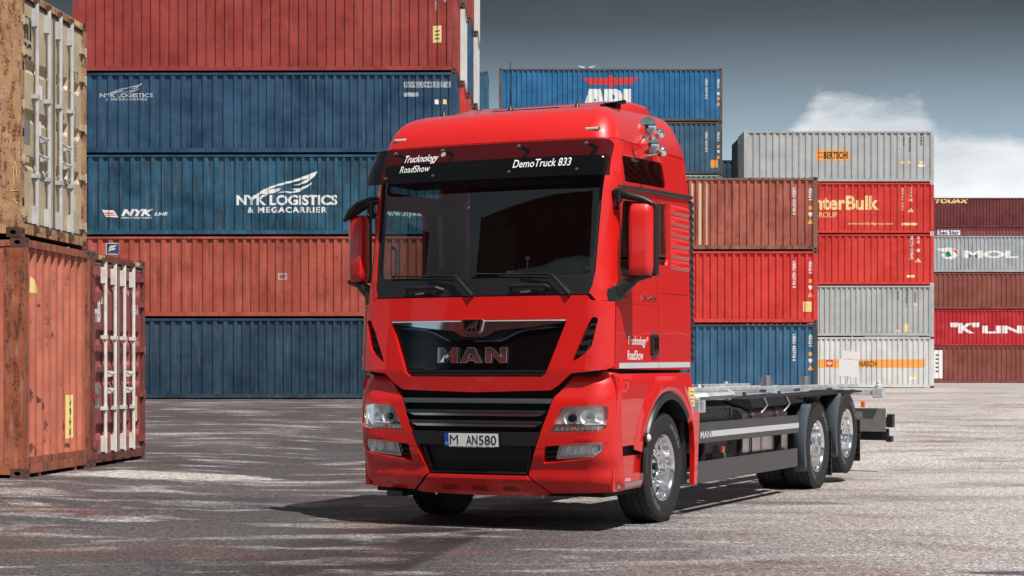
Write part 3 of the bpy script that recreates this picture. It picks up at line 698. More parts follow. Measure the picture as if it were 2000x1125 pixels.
# raised end sill with gussets on the orange one
g_ = MB(); g_.box(L20-.05, L20+.001, .13, 2.31, .17, .25)
for y in (.17, .55, 1.88, 2.26): g_.add([(L20-.06, y-.10, .18), (L20-.06, y+.10, .18), (L20-.06, y+.03, 0), (L20-.06, y-.03, 0), (L20-.01, y-.10, .18), (L20-.01, y+.10, .18), (L20-.01, y+.03, 0), (L20-.01, y-.03, 0)], [(0,1,2,3),(7,6,5,4),(0,4,5,1),(1,5,6,2),(2,6,7,3),(3,7,4,0)])
part('end_sill', g_, ORPOST, n0[0])
def doors(c, mat, pockets, ph, rodm, label_items, gasket, hingemat, H9=H9):
    """door end of a container at x = L20"""
    e = c[0]; X = L20; y0, y1, ym = .145, 2.293, 1.219; z0, z1 = .20, H9-.16
    for side in (0, 1):
        a, b = (y0, ym-.012) if side == 0 else (ym+.012, y1)
        ys = [(a, 0), (a+.07, 0), (a+.12, 1), ((a+b)/2-.05, 1), ((a+b)/2-.02, .0), ((a+b)/2+.02, .0), ((a+b)/2+.05, 1), (b-.12, 1), (b-.07, 0), (b, 0)]
        zs = [(z0, 0)]
        for pz in sorted(pockets): zs += [(pz-ph/2, 0), (pz-ph*.12, 1), (pz+ph*.3, 1), (pz+ph/2, 0)]
        zs.append((z1, 0)); mb = MB()
        mb.v = [(X-.022-.055*min(fy, fz), y, z_) for z_, fz in zs for y, fy in ys]; n = len(ys)
        mb.f = [(j*n+i, j*n+i+1, (j+1)*n+i+1, (j+1)*n+i) for j in range(len(zs)-1) for i in range(n-1)]
        d = part('door', mb, mat, e)
        yh = a-.0 if side == 0 else b
        for k, hz in enumerate((.30, .95, 1.60, 2.25, 2.62)):
            m2 = MB(); m2.box(X-.02, X+.018, yh-.10, yh+.10, hz-.035, hz+.035); m2.tube([(X+.01, yh+(-.07 if side == 0 else .07), hz-.06), (X+.01, yh+(-.07 if side == 0 else .07), hz+.06)], .018, 8)
            part('hinge', m2, hingemat, d)
    g1 = MB(); g1.box(X-.03, X-.012, ym-.012, ym+.012, z0, z1); g1.box(X-.04, X-.015, y0, y1, z0-.03, z0); g1.box(X-.04, X-.015, y0, y1, z1, z1+.03)
    part('door_seal', g1, gasket, e)
    for i, y in enumerate((.47, .90, 1.32, 1.75)):
        r = MB(); r.tube([(X+.035, y, .17), (X+.035, y, H9-.12)], .025, 10)
        rod = part('lock_rod', r, rodm, e, smooth=40)
        for hz in (.78, 1.75): part('rod_bracket', MB().box(X-.02, X+.062, y-.045, y+.045, hz-.025, hz+.025), rodm, rod)
        for hz in (.30, H9-.30): part('rod_bracket', MB().box(X-.02, X+.048, y-.036, y+.036, hz-.11, hz+.11), rodm, rod)
        for hz in (.08, H9-.13): part('cam_lock', MB().box(X, X+.05, y-.03, y+.05, hz, hz+.07), RUSTY, rod)
        if i in (0, 2):
            for hz, s_ in ((1.28, 1), (1.05, 1)):
                q = MB(); q.tube([(X+.055, y, hz), (X+.075, y+.12, hz-.03), (X+.075, y+.30, hz-.02)], .014, 8); q.box(X, X+.05, y+.20, y+.30, hz-.07, hz+.01)
                part('door_handle', q, rodm, e)
    h = MB()
    for k in range(4): h.box(X-.005, X+.004, .30+.07*k, .33+.07*k, H9-.09, H9-.03)
    for k in range(4): h.box(X-.005, X+.004, 1.90+.07*k, 1.93+.07*k, H9-.09, H9-.03)
    part('warning_dashes', h, CREAM, e)
RODW = paint('rod_white_paint', (.70, .67, .62), .25, .2, .06, scale=2); RODG = paint('rod_grey_paint', (.50, .50, .50), .25, .2, .08, scale=2)
doors(n1, DOORR, (2.47, 1.75, 1.45, 1.17, .47), .22, RODW, None, simple('grey_seal', (.22, .21, .2), .7), DOORR)
doors(n2c, MSCB, (2.10, 1.50, .93), .17, RODG, None, simple('dark_seal', (.05, .05, .055), .7), MSCB, H9+.12)
def dm(y, z_, off): return Vector((L20-.022+off, y, z_))
def dtx(c, s, y0, y1, z0, z1, mat, bold=.03): text('lettering', s, (y0, y1, z0, z1), dm, .004, mat, c[0], bold)
def dpl(c, loops, mat, nm='sticker'): epoly(c[0], loops, mat, nm, .003, dm, None)
dtx(n1, 'HB', .16, .42, 1.95, 2.25, WP, .04)
dtx(n1, '0', 1.42, 1.5, 2.1, 2.25, WP); dtx(n1, '0361', 1.8, 2.12, 2.1, 2.25, WP); dtx(n1, '22', 1.84, 1.95, 1.92, 2.02, WP)
for k, (a, b) in enumerate(((1.60, 1.66), (1.52, 1.58), (1.32, 1.39), (1.02, 1.09), (.80, .86))): dtx(n1, 'KGS' if k % 2 else 'LBS', 1.82, 1.98, a, b, WP, .04)
dpl(n1, [rect(.19, .38, .78, 1.12)], simple('grey_plate', (.30, .30, .30), .4, .6), 'data_plate'); dpl(n1, [rect(1.92, 2.10, .56, .92)], YP, 'sticker'); dpl(n1, [[(.42, 2.2), (.52, 2.35), (.55, 2.2)]], YP)
dtx(n2c, 'm', .17, .42, 2.42, 2.70, BP, .04); dtx(n2c, 'SC', .17, .42, 2.18, 2.38, BP, .03)
dtx(n2c, 'MSCU', 1.38, 1.58, 2.2, 2.32, BP, .0); dtx(n2c, '1213 7', 1.80, 2.15, 2.2, 2.32, BP, .0); dtx(n2c, 'G1', 1.80, 1.9, 2.05, 2.14, BP, .0)
dtx(n2c, 'G.W.', 1.38, 1.62, 1.75, 1.83, BP, .0); dtx(n2c, 'TARE', 1.38, 1.6, 1.62, 1.69, BP, .0); dtx(n2c, 'CAP.', 1.38, 1.62, 1.22, 1.32, BP, .0)
for k in range(5): dtx(n2c, '30480 KG', 1.86, 2.08, 1.60+.05*k, 1.63+.05*k, BP, .0)
for k in range(5): dtx(n2c, '67200 LB', 1.86, 2.08, 1.15+.05*k, 1.18+.05*k, BP, .0)
dpl(n2c, [rect(.17, .38, 1.15, 1.45)], simple('grey_plate', (.3, .3, .3)), 'data_plate'); dpl(n2c, [rect(.64, .80, 1.75, 1.93)], WP); dpl(n2c, [rect(.62, .76, 1.28, 1.48)], WP); dpl(n2c, [rect(1.86, 2.05, .48, .70)], YP)
# slots in the beige and orange posts, chalk scrawl
for c in (n2c,):
    m_ = MB()
    for zz in (.38, 1.22, 2.02): m_.box(L20-.03, L20+.002, .07, .125, zz, zz+.10)
    part('post_slot', m_, DARK, c[0])
    m_ = MB()
    for a, b in (((.02, .78), (.08, .90)), ((.08, .90), (.10, .70)), ((.03, .66), (.12, .74)), ((.06, .62), (.06, .84)), ((.02, .55), (.11, .56)), ((.10, .40), (.06, .46))):
        m_.tube([(L20-.15+a[0]*1.1, .001, a[1]), (L20-.15+b[0]*1.1, .001, b[1])], .004, 4)
    part('chalk_scrawl', m_, CREAM, c[0])

# ------------------------------------------------------------------ sign boards on a mast, gulls
sp = empty('sign_post', (13.05, 70, gz(13, 70)), 0, 'leaning metal mast with two blank white boards, behind the rear end of the truck', 'sign')
m_ = MB().tube([(0, 0, 0), (.24, 0, 2.28)], .03, 8); part('post', m_, GALV, sp, smooth=40)
for (x0, x1, z0, z1, nm) in ((-.30, .50, .66, 1.30, 'board'), (-.16, .56, 1.34, 1.62, 'board')):
    q = MB(); q.add([(x0, -.05, z0+.05), (x1-.04, -.05, z0-.02), (x1, -.05, z1), (x0+.03, -.05, z1+.06), (x0, -.035, z0+.05), (x1-.04, -.035, z0-.02), (x1, -.035, z1), (x0+.03, -.035, z1+.06)], [(0,1,2,3),(7,6,5,4),(0,4,5,1),(1,5,6,2),(2,6,7,3),(3,7,4,0)])
    part(nm, q, simple('blank_board', (.72, .72, .72), .5, var=.05), sp)
for i, x in enumerate((3.88, 4.33)):
    b = MB(); b.lathe([(-.16, .0), (-.10, .045), (0, .075), (.10, .065), (.16, .035), (.20, .04), (.24, .03), (.30, .0)], (0, 0, .14), 'x', 10, 1 if i else -1)
    b.tube([(0, .02, 0), (0, .02, .1)], .008, 5); b.tube([(0, -.02, 0), (0, -.02, .1)], .008, 5)
    for v in range(len(b.v)):
        x_, y_, z_ = b.v[v]
        if (x_ if i else -x_) > .12: b.v[v] = (x_, y_, z_+.08)
    o = link('gull', b.mesh('gull', smooth=60), simple('gull_feathers', (.55, .53, .52), .8)); o.location = (x, YC+.6, .5+2.895*6-.01)
    tag(o, 'small gull perched on top of the azure container, %s of the two' % ('right' if i else 'left'), 'bird', 'gulls on the azure container')

# ------------------------------------------------------------------ stacks across the yard, mirrored in the windscreen and chrome, and added unseen stacks
gm = 'containers across the yard and added unseen stacks, only for reflections'
def refl(x, y, rz, mats, n=1, Ln=L40):
    for t, mt in enumerate(mats):
        container('container', (x, y, 2.591*t+.002), rz, Ln, 2.591, mt, 'container across the yard or in an added unseen stack, only for reflections in the cab', group=gm)
refl(-11.1, -5.0, radians(158), [ORNG, ORNG, RUSTB, RUSTB, RUSTB])
refl(-38.3, -2.9, radians(26), [NAVY, BLUE2, NAVY, NYKB, NAVY])
refl(-36.0, -9.0, radians(26), [NAVY, NYKB, TERRA])
refl(24.0, 53.2, radians(-48), [NAVY, CRIM, RUSTB, NAVY, CRIM])  # this and the next stack are unseen, added to darken the cab side's reflection
refl(32.4, 43.9, radians(-48), [RUSTB, NAVY, CRIM, RUSTB, TERRA])

# ================================================================== TRUCK
TH = radians(25.25)
TR = empty('truck', (-.325, 15.71, 0), -TH, 'glossy red cab-over lorry without load body, facing the camera in the middle of the yard', 'truck')
def interp(tab, lin=False):
    def f(w):
        if w <= tab[0][0]: return tab[0][1]
        for (a, x), (b, y) in zip(tab, tab[1:]):
            if w <= b:
                t = (w-a)/(b-a); t = t if lin else t*t*(3-2*t)*.35+t*.65
                return x+(y-x)*t
        return tab[-1][1]
    return f
class Surf:
    def __init__(s, F, U, R=.22, B=.09, lin=False): s.F = interp(F, lin); s.U = interp(U); s.R = R; s.B = B
    def p(s, t, w):
        F, U, R, B = s.F(w), s.U(w), s.R, s.B; L1 = U-R; a = abs(t); g = 1 if t >= 0 else -1
        if a <= L1: return Vector((t, F+B*(a/U)**2, w))
        th = (a-L1)/R; v1 = F+B*(L1/U)**2
        if th <= pi/2: return Vector((g*(L1+R*sin(th)), v1+R*(1-cos(th)), w))
        return Vector((g*U, v1+R+(a-L1-R*pi/2), w))
    def q(s, t, w, off):
        e = .004; P = s.p(t, w)
        if not off: return P
        n = (s.p(t+e, w)-s.p(t-e, w)).cross(s.p(t, w+e)-s.p(t, w-e)).normalized()
        if n.y > 0 and abs(t) < s.U(w)-s.R: n = -n
        if abs(t) >= s.U(w)-s.R and n.x*t < 0: n = -n
        return P+n*off
    def front(s):                   # (lateral u, height) -> surface, u near U wraps round the corner
        def f(u, w, off):
            U = s.U(w); L1 = U-s.R; a = abs(u)
            t = a if a <= L1 else L1+s.R*asin(min(1, (a-L1)/s.R))
            return s.q(math.copysign(t, u), w, off)
        return f
    def side(s, g=1):               # (v back from the nose, height) -> surface on side g
        def f(v, w, off):
            U = s.U(w); L1 = U-s.R; v1 = s.F(w)+s.B*(L1/U)**2
            if v >= v1+s.R: t = L1+s.R*pi/2+(v-v1-s.R)
            else: t = L1+s.R*math.acos(max(-1, min(1, 1-(v-v1)/s.R)))
            return s.q(g*t, w, off)
        return f
    def vc(s, w): U = s.U(w); return s.F(w)+s.B*((U-s.R)/U)**2+s.R
CAB = Surf([(1.15, .03), (1.4, .0), (2.05, .045), (2.2, .07), (3.05, .20), (3.42, .285)], [(1.15, 1.215), (1.9, 1.215), (2.3, 1.20), (3.05, 1.195), (3.42, 1.15)], R=.20, lin=True)
BUM = Surf([(.30, .17), (.36, .12), (.45, .06), (.55, .055), (.66, .01), (.9, -.01), (1.12, .0), (1.28, .04), (1.40, .12)], [(.30, 1.215), (.45, 1.245), (1.2, 1.25), (1.42, 1.22)], R=.24, B=.10)
LOW = Surf([(.3, .05), (1.4, .05)], [(.30, 1.225), (.7, 1.235), (1.1, 1.245), (1.3, 1.245), (1.37, 1.215)], R=.15, B=.05)
CF, BF = CAB.front(), BUM.front()
def sym(half): return half+[(-x, y) for x, y in reversed(half) if abs(x) > 1e-6]
def mir(lp): return [(-x, y) for x, y in reversed(lp)]

# ---- cab front: pillars and header around the windscreen
outer = [(0, 3.42), (1.149, 3.42), (1.194, 3.05), (1.1985, 2.3), (1.214, 2.0), (1.10, 1.995), (1.055, 2.05), (1.04, 2.06), (1.060, 2.12), (1.078, 2.25), (1.10, 3.19), (1.085, 3.25), (1.04, 3.27), (0, 3.27)]
panel('cab_front_frame', [sym(outer)], CF, .012, .05, RED, TR, bev=.006, gx=.06, gy=.08)
panel('windscreen', [rnd([(1.09, 2.17), (1.115, 3.285), (-1.115, 3.285), (-1.09, 2.17)], .08, 4)], CF, -.014, 0, WSG, TR, bev=0, gx=.05, gy=.06)
panel('windscreen_top_band', [[(-1.10, 3.15), (1.10, 3.15), (1.11, 3.275), (-1.11, 3.275)]], CF, -.008, 0, GLOSSB, TR, bev=0)
rim = [rnd([(1.085, 2.175), (1.11, 3.28), (-1.11, 3.28), (-1.085, 2.175)], .10, 5), rnd([(1.055, 2.225), (1.08, 3.22), (-1.08, 3.22), (-1.055, 2.225)], .10, 5)]
panel('windscreen_seal', rim, CF, -.006, .02, DARK, TR, bev=0)
cowl = panel('cowl', [sym([(0, 2.205), (1.085, 2.205), (1.066, 2.10), (1.045, 2.052), (0, 2.052)][::-1])], CF, .004, .04, BLACK, TR, bev=.004)
for s in (-.54, .50):
    gh_ = MB(); a = CF(s-.17, 2.115, .045); b = CF(s+.17, 2.125, .045)
    gh_.tube([CF(s-.17, 2.11, .0), CF(s-.16, 2.125, .045), CF(s+.15, 2.125, .05), CF(s+.19, 2.11, .0)], [.02, .017, .017, .022], 8)
    gh_.tube([CF(s-.10, 2.075, .005), CF(s+.08, 2.08, .02)], .014, 8)
    part('grab_handle', gh_, BLACK, TR, smooth=40)
    part('washer_nozzle', MB().tube([CF(s-.08, 2.078, .012), CF(s+.02, 2.08, .03)], .011, 8), SILVER, TR, smooth=40)
for s, u0 in ((-1, -.03), (1, .875)):
    wp = MB(); a = CF(u0, 2.05, .055); k1 = CF(u0-.20, 2.225, .05); k2 = CF(u0-.80, 2.265, .03)
    wp.tube([CF(u0, 2.045, .03), a, CF(u0-.08, 2.13, .06), CF(u0-.17, 2.215, .055), k1], [.022, .024, .018, .016, .012], 8)
    wp.tube([k1, CF(u0-.45, 2.235, .03)], [.010, .007], 6)
    w = part('wiper', wp, BLACK, TR, smooth=40)
    part('wiper_blade', MB().tube([CF(u0-.20, 2.225, .015), CF(u0-.5, 2.235, .014), k2 if 0 else CF(u0-.92 if s > 0 else u0-.86, 2.245, .014)], .009, 6), DARK, w)

# ---- hood with grille opening and corner ears
hood = [(0, 2.040), (1.03, 2.040), (1.065, 1.995), (1.20, 1.985), (1.203, 1.43), (1.17, 1.405), (.905, 1.378), (.79, 1.275), (.72, 1.232), (0, 1.212)]
gr = rnd([(.862, 1.838), (.845, 1.79), (.69, 1.385), (.64, 1.345), (-.64, 1.345), (-.69, 1.385), (-.845, 1.79), (-.862, 1.838)], .02, 3)
vn = rnd([(1.075, 1.855), (1.115, 1.845), (1.075, 1.60), (1.03, 1.54), (.915, 1.465), (.925, 1.50)], .02, 3)
panel('hood', [sym(hood[::-1]), gr, vn, mir(vn)], CF, .040, .075, RED, TR, bev=.014, seg=3, gx=.05, gy=.06, ang=60)
panel('inner_front_panel', [sym([(0, 2.03), (1.17, 2.03), (1.18, 1.0), (1.18, .45), (0, .45)][::-1])], CF, -.055, .02, DARK, TR, bev=0)
gp = panel('grille', [rnd([(.872, 1.845), (.70, 1.34), (-.70, 1.34), (-.872, 1.845)], .01, 2)], CF, -.003, .02, GLOSSB, TR, bev=0)
for zz, a_ in ((1.395, .70), (1.365, .67)):
    panel('grille_slat', [[(-a_, zz-.008), (a_, zz-.008), (a_+.004, zz+.006), (-a_-.004, zz+.006)]], CF, .012, .02, BLACK, gp, bev=.003)
mg = MB()
for k in range(9):
    mg.box(-.30+.001, .30, 0, .001, 0, 0) if 0 else None
panel('grille_mesh', [sym([(0, 1.668), (.29, 1.668), (.46, 1.735), (.46, 1.75), (.0, 1.72)][::-1])], CF, .002, .01, DARK, gp, bev=0)
wingt = [(0, 1.834), (.852, 1.834), (.846, 1.812), (.60, 1.782), (.30, 1.752), (.20, 1.742), (.13, 1.700), (.09, 1.690), (0, 1.690)]
panel('grille_chrome_wing', [sym(wingt[::-1])], CF, .034, .05, CHROME, TR, bev=.012, seg=3, gx=.05, gy=.03)
panel('grille_top_glint', [[(-.850, 1.824), (.850, 1.824), (.853, 1.836), (-.853, 1.836)]], CF, .037, .01, simple('sky_glint_white', (.85, .86, .88), .2, .3), TR, bev=.002)  # white strip painting the sky glint on the wing's top edge
fin = [(.78, 1.77), (.50, 1.745), (.42, 1.725), (.26, 1.650), (.0, 1.648), (0, 1.657), (.25, 1.659), (.40, 1.732), (.50, 1.754), (.77, 1.778)]
panel('grille_lower_trim', [sym(fin)], CF, .022, .03, simple('blue_grey_trim', (.10, .16, .24), .15, .8), TR, bev=.003, gx=.05)
bd = rnd([(-.125, 1.842), (.095, 1.842), (.070, 1.735), (.05, 1.722), (-.08, 1.722), (-.10, 1.735)], .012, 3)
bo = panel('badge', [bd], CF, .052, .04, CHROME, TR, bev=.006)
panel('badge_field', [rnd([(-.103, 1.832), (.073, 1.832), (.052, 1.740), (-.082, 1.740)], .01, 3)], CF, .0545, .01, GLOSSB, bo, bev=0)
lion = [(-.080, 1.745), (-.060, 1.765), (-.048, 1.785), (-.030, 1.797), (-.008, 1.800), (.000, 1.816), (.018, 1.827), (.036, 1.822), (.046, 1.812), (.042, 1.804), (.030, 1.800), (.028, 1.78), (.026, 1.762), (.036, 1.746), (.022, 1.745), (.014, 1.76), (.008, 1.775), (-.006, 1.772), (-.014, 1.745), (-.024, 1.745), (-.022, 1.762), (-.044, 1.768), (-.056, 1.750), (-.066, 1.745)]
panel('lion_emblem', [lion], CF, .060, .006, CHROME, bo, bev=.0015)
# block letters M A N
def LT(pts, x0): return [(x0+x, 1.462+y*.137) for x, y in pts]
Mx = [(0,0),(0,1),(.055,1),(.1,.55),(.145,1),(.20,1),(.20,0),(.135,0),(.135,.42),(.10,.10),(.065,.42),(.065,0)]
Ax = [(0,0),(.075,1),(.145,1),(.225,0),(.15,0),(.137,.13),(.082,.13),(.07,0)]; Ah = [(.089,.33),(.13,.33),(.110,.64)]
Nx = [(0,0),(0,1),(.058,1),(.142,.48),(.142,1),(.207,1),(.207,0),(.142,0),(.062,.50),(.062,0)]
for nm, lps, x0 in (('letter_m', [Mx], -.364), ('letter_a', [Ax, Ah], -.145), ('letter_n', [Nx], .105)):
    panel(nm, [LT(l, x0) for l in lps], CF, .022, .03, CHROME, TR, bev=.005, gx=.05, gy=.05, ang=40)
for g in (1, -1):
    lp = [(g*x, y) for x, y in [(1.13, 1.86), (1.09, 1.53), (.90, 1.45), (.915, 1.49), (1.06, 1.86)]]
    v_ = panel('corner_vent', [lp if g > 0 else lp[::-1]], CF, .0, .02, DARK, TR, bev=0)
    for k in range(4):
        zz = 1.79-.085*k; x1 = 1.10-.05*k*.5; x0 = 1.06-.042*k
        panel('vent_slat', [[(g*x0, zz-.012), (g*(x0+.07), zz-.004), (g*(x0+.07), zz+.012), (g*x0, zz+.004)]], CF, .022, .02, BLACK, v_, bev=.002)

# ---- bumper
bout = [(.745, 1.160), (.80, 1.215), (.895, 1.335), (.95, 1.368), (1.10, 1.385), (1.21, 1.365), (1.2485, 1.30), (1.2485, .385), (1.21, .358), (.675, .345), (.495, .485), (.50, .52)]
hl = rnd([(.815, 1.075), (.85, 1.085), (1.175, 1.100), (1.195, 1.06), (1.180, .895), (1.12, .878), (.715, .862)], [.02, .02, .03, .02, .03, .02, .01], 3)
fg = rnd([(.665, .745), (1.155, .785), (1.160, .70), (1.10, .655), (.64, .600)], [.015, .02, .04, .04, .015], 3)
for g in (1, -1):
    f = (lambda l: l) if g > 0 else mir
    bp = panel('bumper_corner', [f(bout), f(hl), f(fg)], BF, .02, .06, RED, TR, bev=.012, seg=3, gx=.045, gy=.04, ang=60)
    # parting line and head-light washer cover
    panel('parting_line', [f([(.555, .718), (.665, .725), (.665, .729), (.555, .722)])], BF, .021, .004, DARK, bp, bev=0)
    panel('parting_line', [f([(1.165, .772), (1.2485, .790), (1.2485, .794), (1.165, .776)])], BF, .021, .004, DARK, bp, bev=0)
    panel('washer_cover', [f([(.93, .795), (1.08, .80), (1.08, .835), (.93, .83)])], BF, .0235, .01, RED, bp, bev=.003)
    # headlight
    hd = panel('headlight', [f([(.70, .85), (1.20, .87), (1.21, 1.11), (.80, 1.09)])], BF, -.050, .02, simple('lamp_housing', (.86, .86, .86), .3), TR, bev=0)
    def bowl(u, w, r, depth, mat=CHROME):
        c = BF(g*u, w, -.004); m = MB(); pr = [(0, r), (-.01, r*.97), (-depth*.6, r*.72), (-depth, r*.25), (-depth, 0)]
        m.lathe([(-a, b) for a, b in pr], tuple(c), 'y', 24, 1, cap=False); return m
    LREF = simple('lamp_reflector_metal', (.93, .93, .93), .18, .12)
    part('lamp_reflector', bowl(.895, .985, .066, .06), LREF, hd, smooth=30)
    part('lamp_reflector', bowl(1.045, .995, .070, .06), LREF, hd, smooth=30)
    part('lamp_reflector', bowl(1.135, .995, .040, .04), LREF, hd, smooth=30)
    c = BF(g*.895, .985, -.01); part('projector_lens', MB().lathe([(-.012, 0), (-.008, .018), (0, .030), (.02, .034), (.03, .034)], tuple(c), 'y', 20), GLOSSB, hd, smooth=40)
    c = BF(g*1.045, .995, -.01); part('bulb_shield', MB().lathe([(-.01, 0), (-.006, .012), (.01, .016), (.04, .016)], tuple(c), 'y', 16), SILVER, hd, smooth=40)
    panel('chrome_bar', [f([(.745, .922), (1.185, .935), (1.185, .945), (.750, .934)])], BF, .0, .05, CHROME, hd, bev=.003)
    panel('indicator_block', [f([(.73, .872), (1.175, .888), (1.18, .925), (.745, .915)])], BF, -.03, .02, SILVER, hd, bev=.003)
    for q in range(9): panel('lamp_rib', [f([(.76+.046*q, .876), (.766+.046*q, .876), (.768+.046*q, .916), (.762+.046*q, .916)])], BF, -.015, .02, CHROME, hd, bev=0)
    c = BF(g*.93, .90, -.02); part('amber_bulb', MB().lathe([(-.015, 0), (-.008, .012), (0, .014), (.01, .014)], tuple(c), 'y', 12), ORANGE, hd, smooth=40)
    panel('headlight_lens', [f(rnd([(.813, 1.077), (.85, 1.086), (1.174, 1.099), (1.193, 1.06), (1.179, .897), (1.12, .880), (.717, .864)], .02, 3))], BF, .012, 0, LENS, hd, bev=0)
    # fog lamp
    fd = panel('fog_lamp', [f([(.62, .59), (1.17, .64), (1.17, .80), (.65, .76)])], BF, -.045, .02, DARK, TR, bev=0)
    rim2 = [rnd([(.80, .748), (1.15, .778), (1.152, .715), (1.10, .668), (.765, .640)], .02, 3)]
    panel('lamp_backing', [f(rim2[0])], BF, -.040, .01, simple('lamp_housing', (.35, .36, .37)), fd, bev=.004)
    for q, (u, r) in enumerate(((.88, .036), (1.0, .040), (1.10, .030))):
        c = BF(g*u, .712, -.016); part('lamp_reflector', MB().lathe([(.0, r), (.012, r*.9), (.03, r*.5), (.034, 0)], tuple(c), 'y', 20, cap=False), LREF, fd, smooth=30)
    rimo = rnd([(.79, .755), (1.158, .785), (1.160, .71), (1.10, .660), (.755, .632)], .02, 3); rimi = rnd([(.808, .742), (1.145, .770), (1.146, .718), (1.095, .677), (.78, .650)], .02, 3)
    panel('lamp_bezel', [f(rimo), f(rimi)], BF, .004, .02, SILVER, fd, bev=.002)
    panel('fog_lamp_lens', [f(rimi)], BF, .0, 0, LENS, fd, bev=0)
    for q in range(2): panel('vent_slat', [f([(.655, .640+.045*q), (.775, .650+.045*q), (.775, .662+.045*q), (.655, .650+.045*q)])], BF, -.005, .02, BLACK, fd, bev=.002)
# centre: dark carrier, bars, plate, intake, red lip
ctr = panel('bumper_centre', [sym([(0, 1.185), (.765, 1.185), (.555, .50), (0, .49)][::-1])], BF, -.07, .03, DARK, TR, bev=0)
edge = [(.730, 1.155), (.752, 1.155), (.553, .52), (.533, .53), (.60, .76), (.64, .88)]
for g in (1, -1): panel('intake_frame', [edge[::-1] if g > 0 else mir(edge[::-1])], BF, .012, .08, BLACK, TR, bev=.006)
def bar(z0, z1, hw0, hw1, mat, off=.012, nm='grille_bar', th=.05): return panel(nm, [[(-hw0, z0), (hw0, z0), (hw1, z1), (-hw1, z1)]], BF, off, th, mat, TR, bev=.006, gx=.08, gy=.02)
bar(1.112, 1.152, .715, .728, SKIRT, .010)
DGB = simple('dark_satin_bar', (.045, .05, .055), .25, .5)
for a, hw in ((1.030, .672), (.938, .640)):
    bar(a-.004, a+.022, hw-.004, hw+.004, DGB, .026); bar(a-.030, a-.008, hw-.07, hw-.01, simple('chrome_bar_lower', (.62, .60, .58), .18, 1), .018, 'grille_bar_trim')
bar(.745, .862, .578, .625, BLACK, .020, 'plate_carrier', .06)
inn = panel('radiator_mesh', [sym([(0, .735), (.50, .735), (.46, .52), (0, .505)][::-1])], BF, -.045, .01, simple('mesh_black', (.008, .008, .008), .6, bump=1, vs=60), TR, bev=0)
panel('intake_rim', [[(-.47, .497), (.47, .497), (.475, .512), (-.475, .512)]], BF, .01, .05, BLACK, TR, bev=.004)
for g in (1, -1): panel('intake_fin', [[(g*.455, .52), (g*.50, .52), (g*.535, .735), (g*.51, .735)][::g]], BF, -.01, .03, BLACK, TR, bev=.004)
lipo = [(.478, .482), (.655, .338), (.60, .318), (0, .305)]
lp_ = panel('bumper_lip', [sym([(0, .482)]+lipo)[::-1]], BF, .018, .05, RED, TR, bev=.012, seg=3, gx=.05, gy=.03)
panel('lip_ridge', [sym([(0, .478), (.470, .478), (.500, .452), (0, .452)][::-1])], BF, .030, .02, RED, lp_, bev=.008, gx=.08, gy=.02)
for u in (-.30, 0, .30): panel('lip_recess_shade', [[(u-.085, .350), (u+.085, .350), (u+.065, .398), (u-.065, .398)]], BF, .0195, .01, simple('shadowed_red_recess', (.30, .006, .005), .5), lp_, bev=.002)  # flat plates, recess shade painted as a darker red
part('under_tray', MB().box(-1.12, 1.12, .25, 1.3, .30, .34).box(-.95, -.80, .12, .5, .26, .31), DARK, TR)
for u in (-.45, .60): part('tow_bolt', MB().lathe([(0, .014), (.02, .014)], (u, .13, .30), 'y', 10), SILVER, TR)
pl = panel('number_plate', [rnd([(-.29, .728), (.25, .728), (.25, .856), (-.29, .856)], .008, 2)], BF, .036, .008, BLACK, TR, bev=.002)
panel('plate_face', [[(-.283, .737), (.243, .737), (.243, .850), (-.283, .850)]], BF, .038, .004, PLATEW, pl, bev=0)
panel('plate_band', [[(-.283, .737), (-.240, .737), (-.240, .850), (-.283, .850)]], BF, .0385, .004, PLATEB, pl, bev=0)
text('plate_letters', 'M', (-.225, -.145, .752, .835), BF, .0405, BLKTX, pl, -.008); text('plate_letters', 'AN', (-.065, .045, .752, .835), BF, .0405, BLKTX, pl, .006); text('plate_letters', '580', (.058, .225, .752, .835), BF, .0405, BLKTX, pl, .006)
text('plate_country_letter', 'D', (-.270, -.254, .752, .775), BF, .0405, WHITE, pl, .01)
text('plate_holder_text', 'MAN Truck Modification Center  Tel 08421 / 91390', (-.24, .20, .7285, .7355), BF, .0375, WHITE, pl, 0)

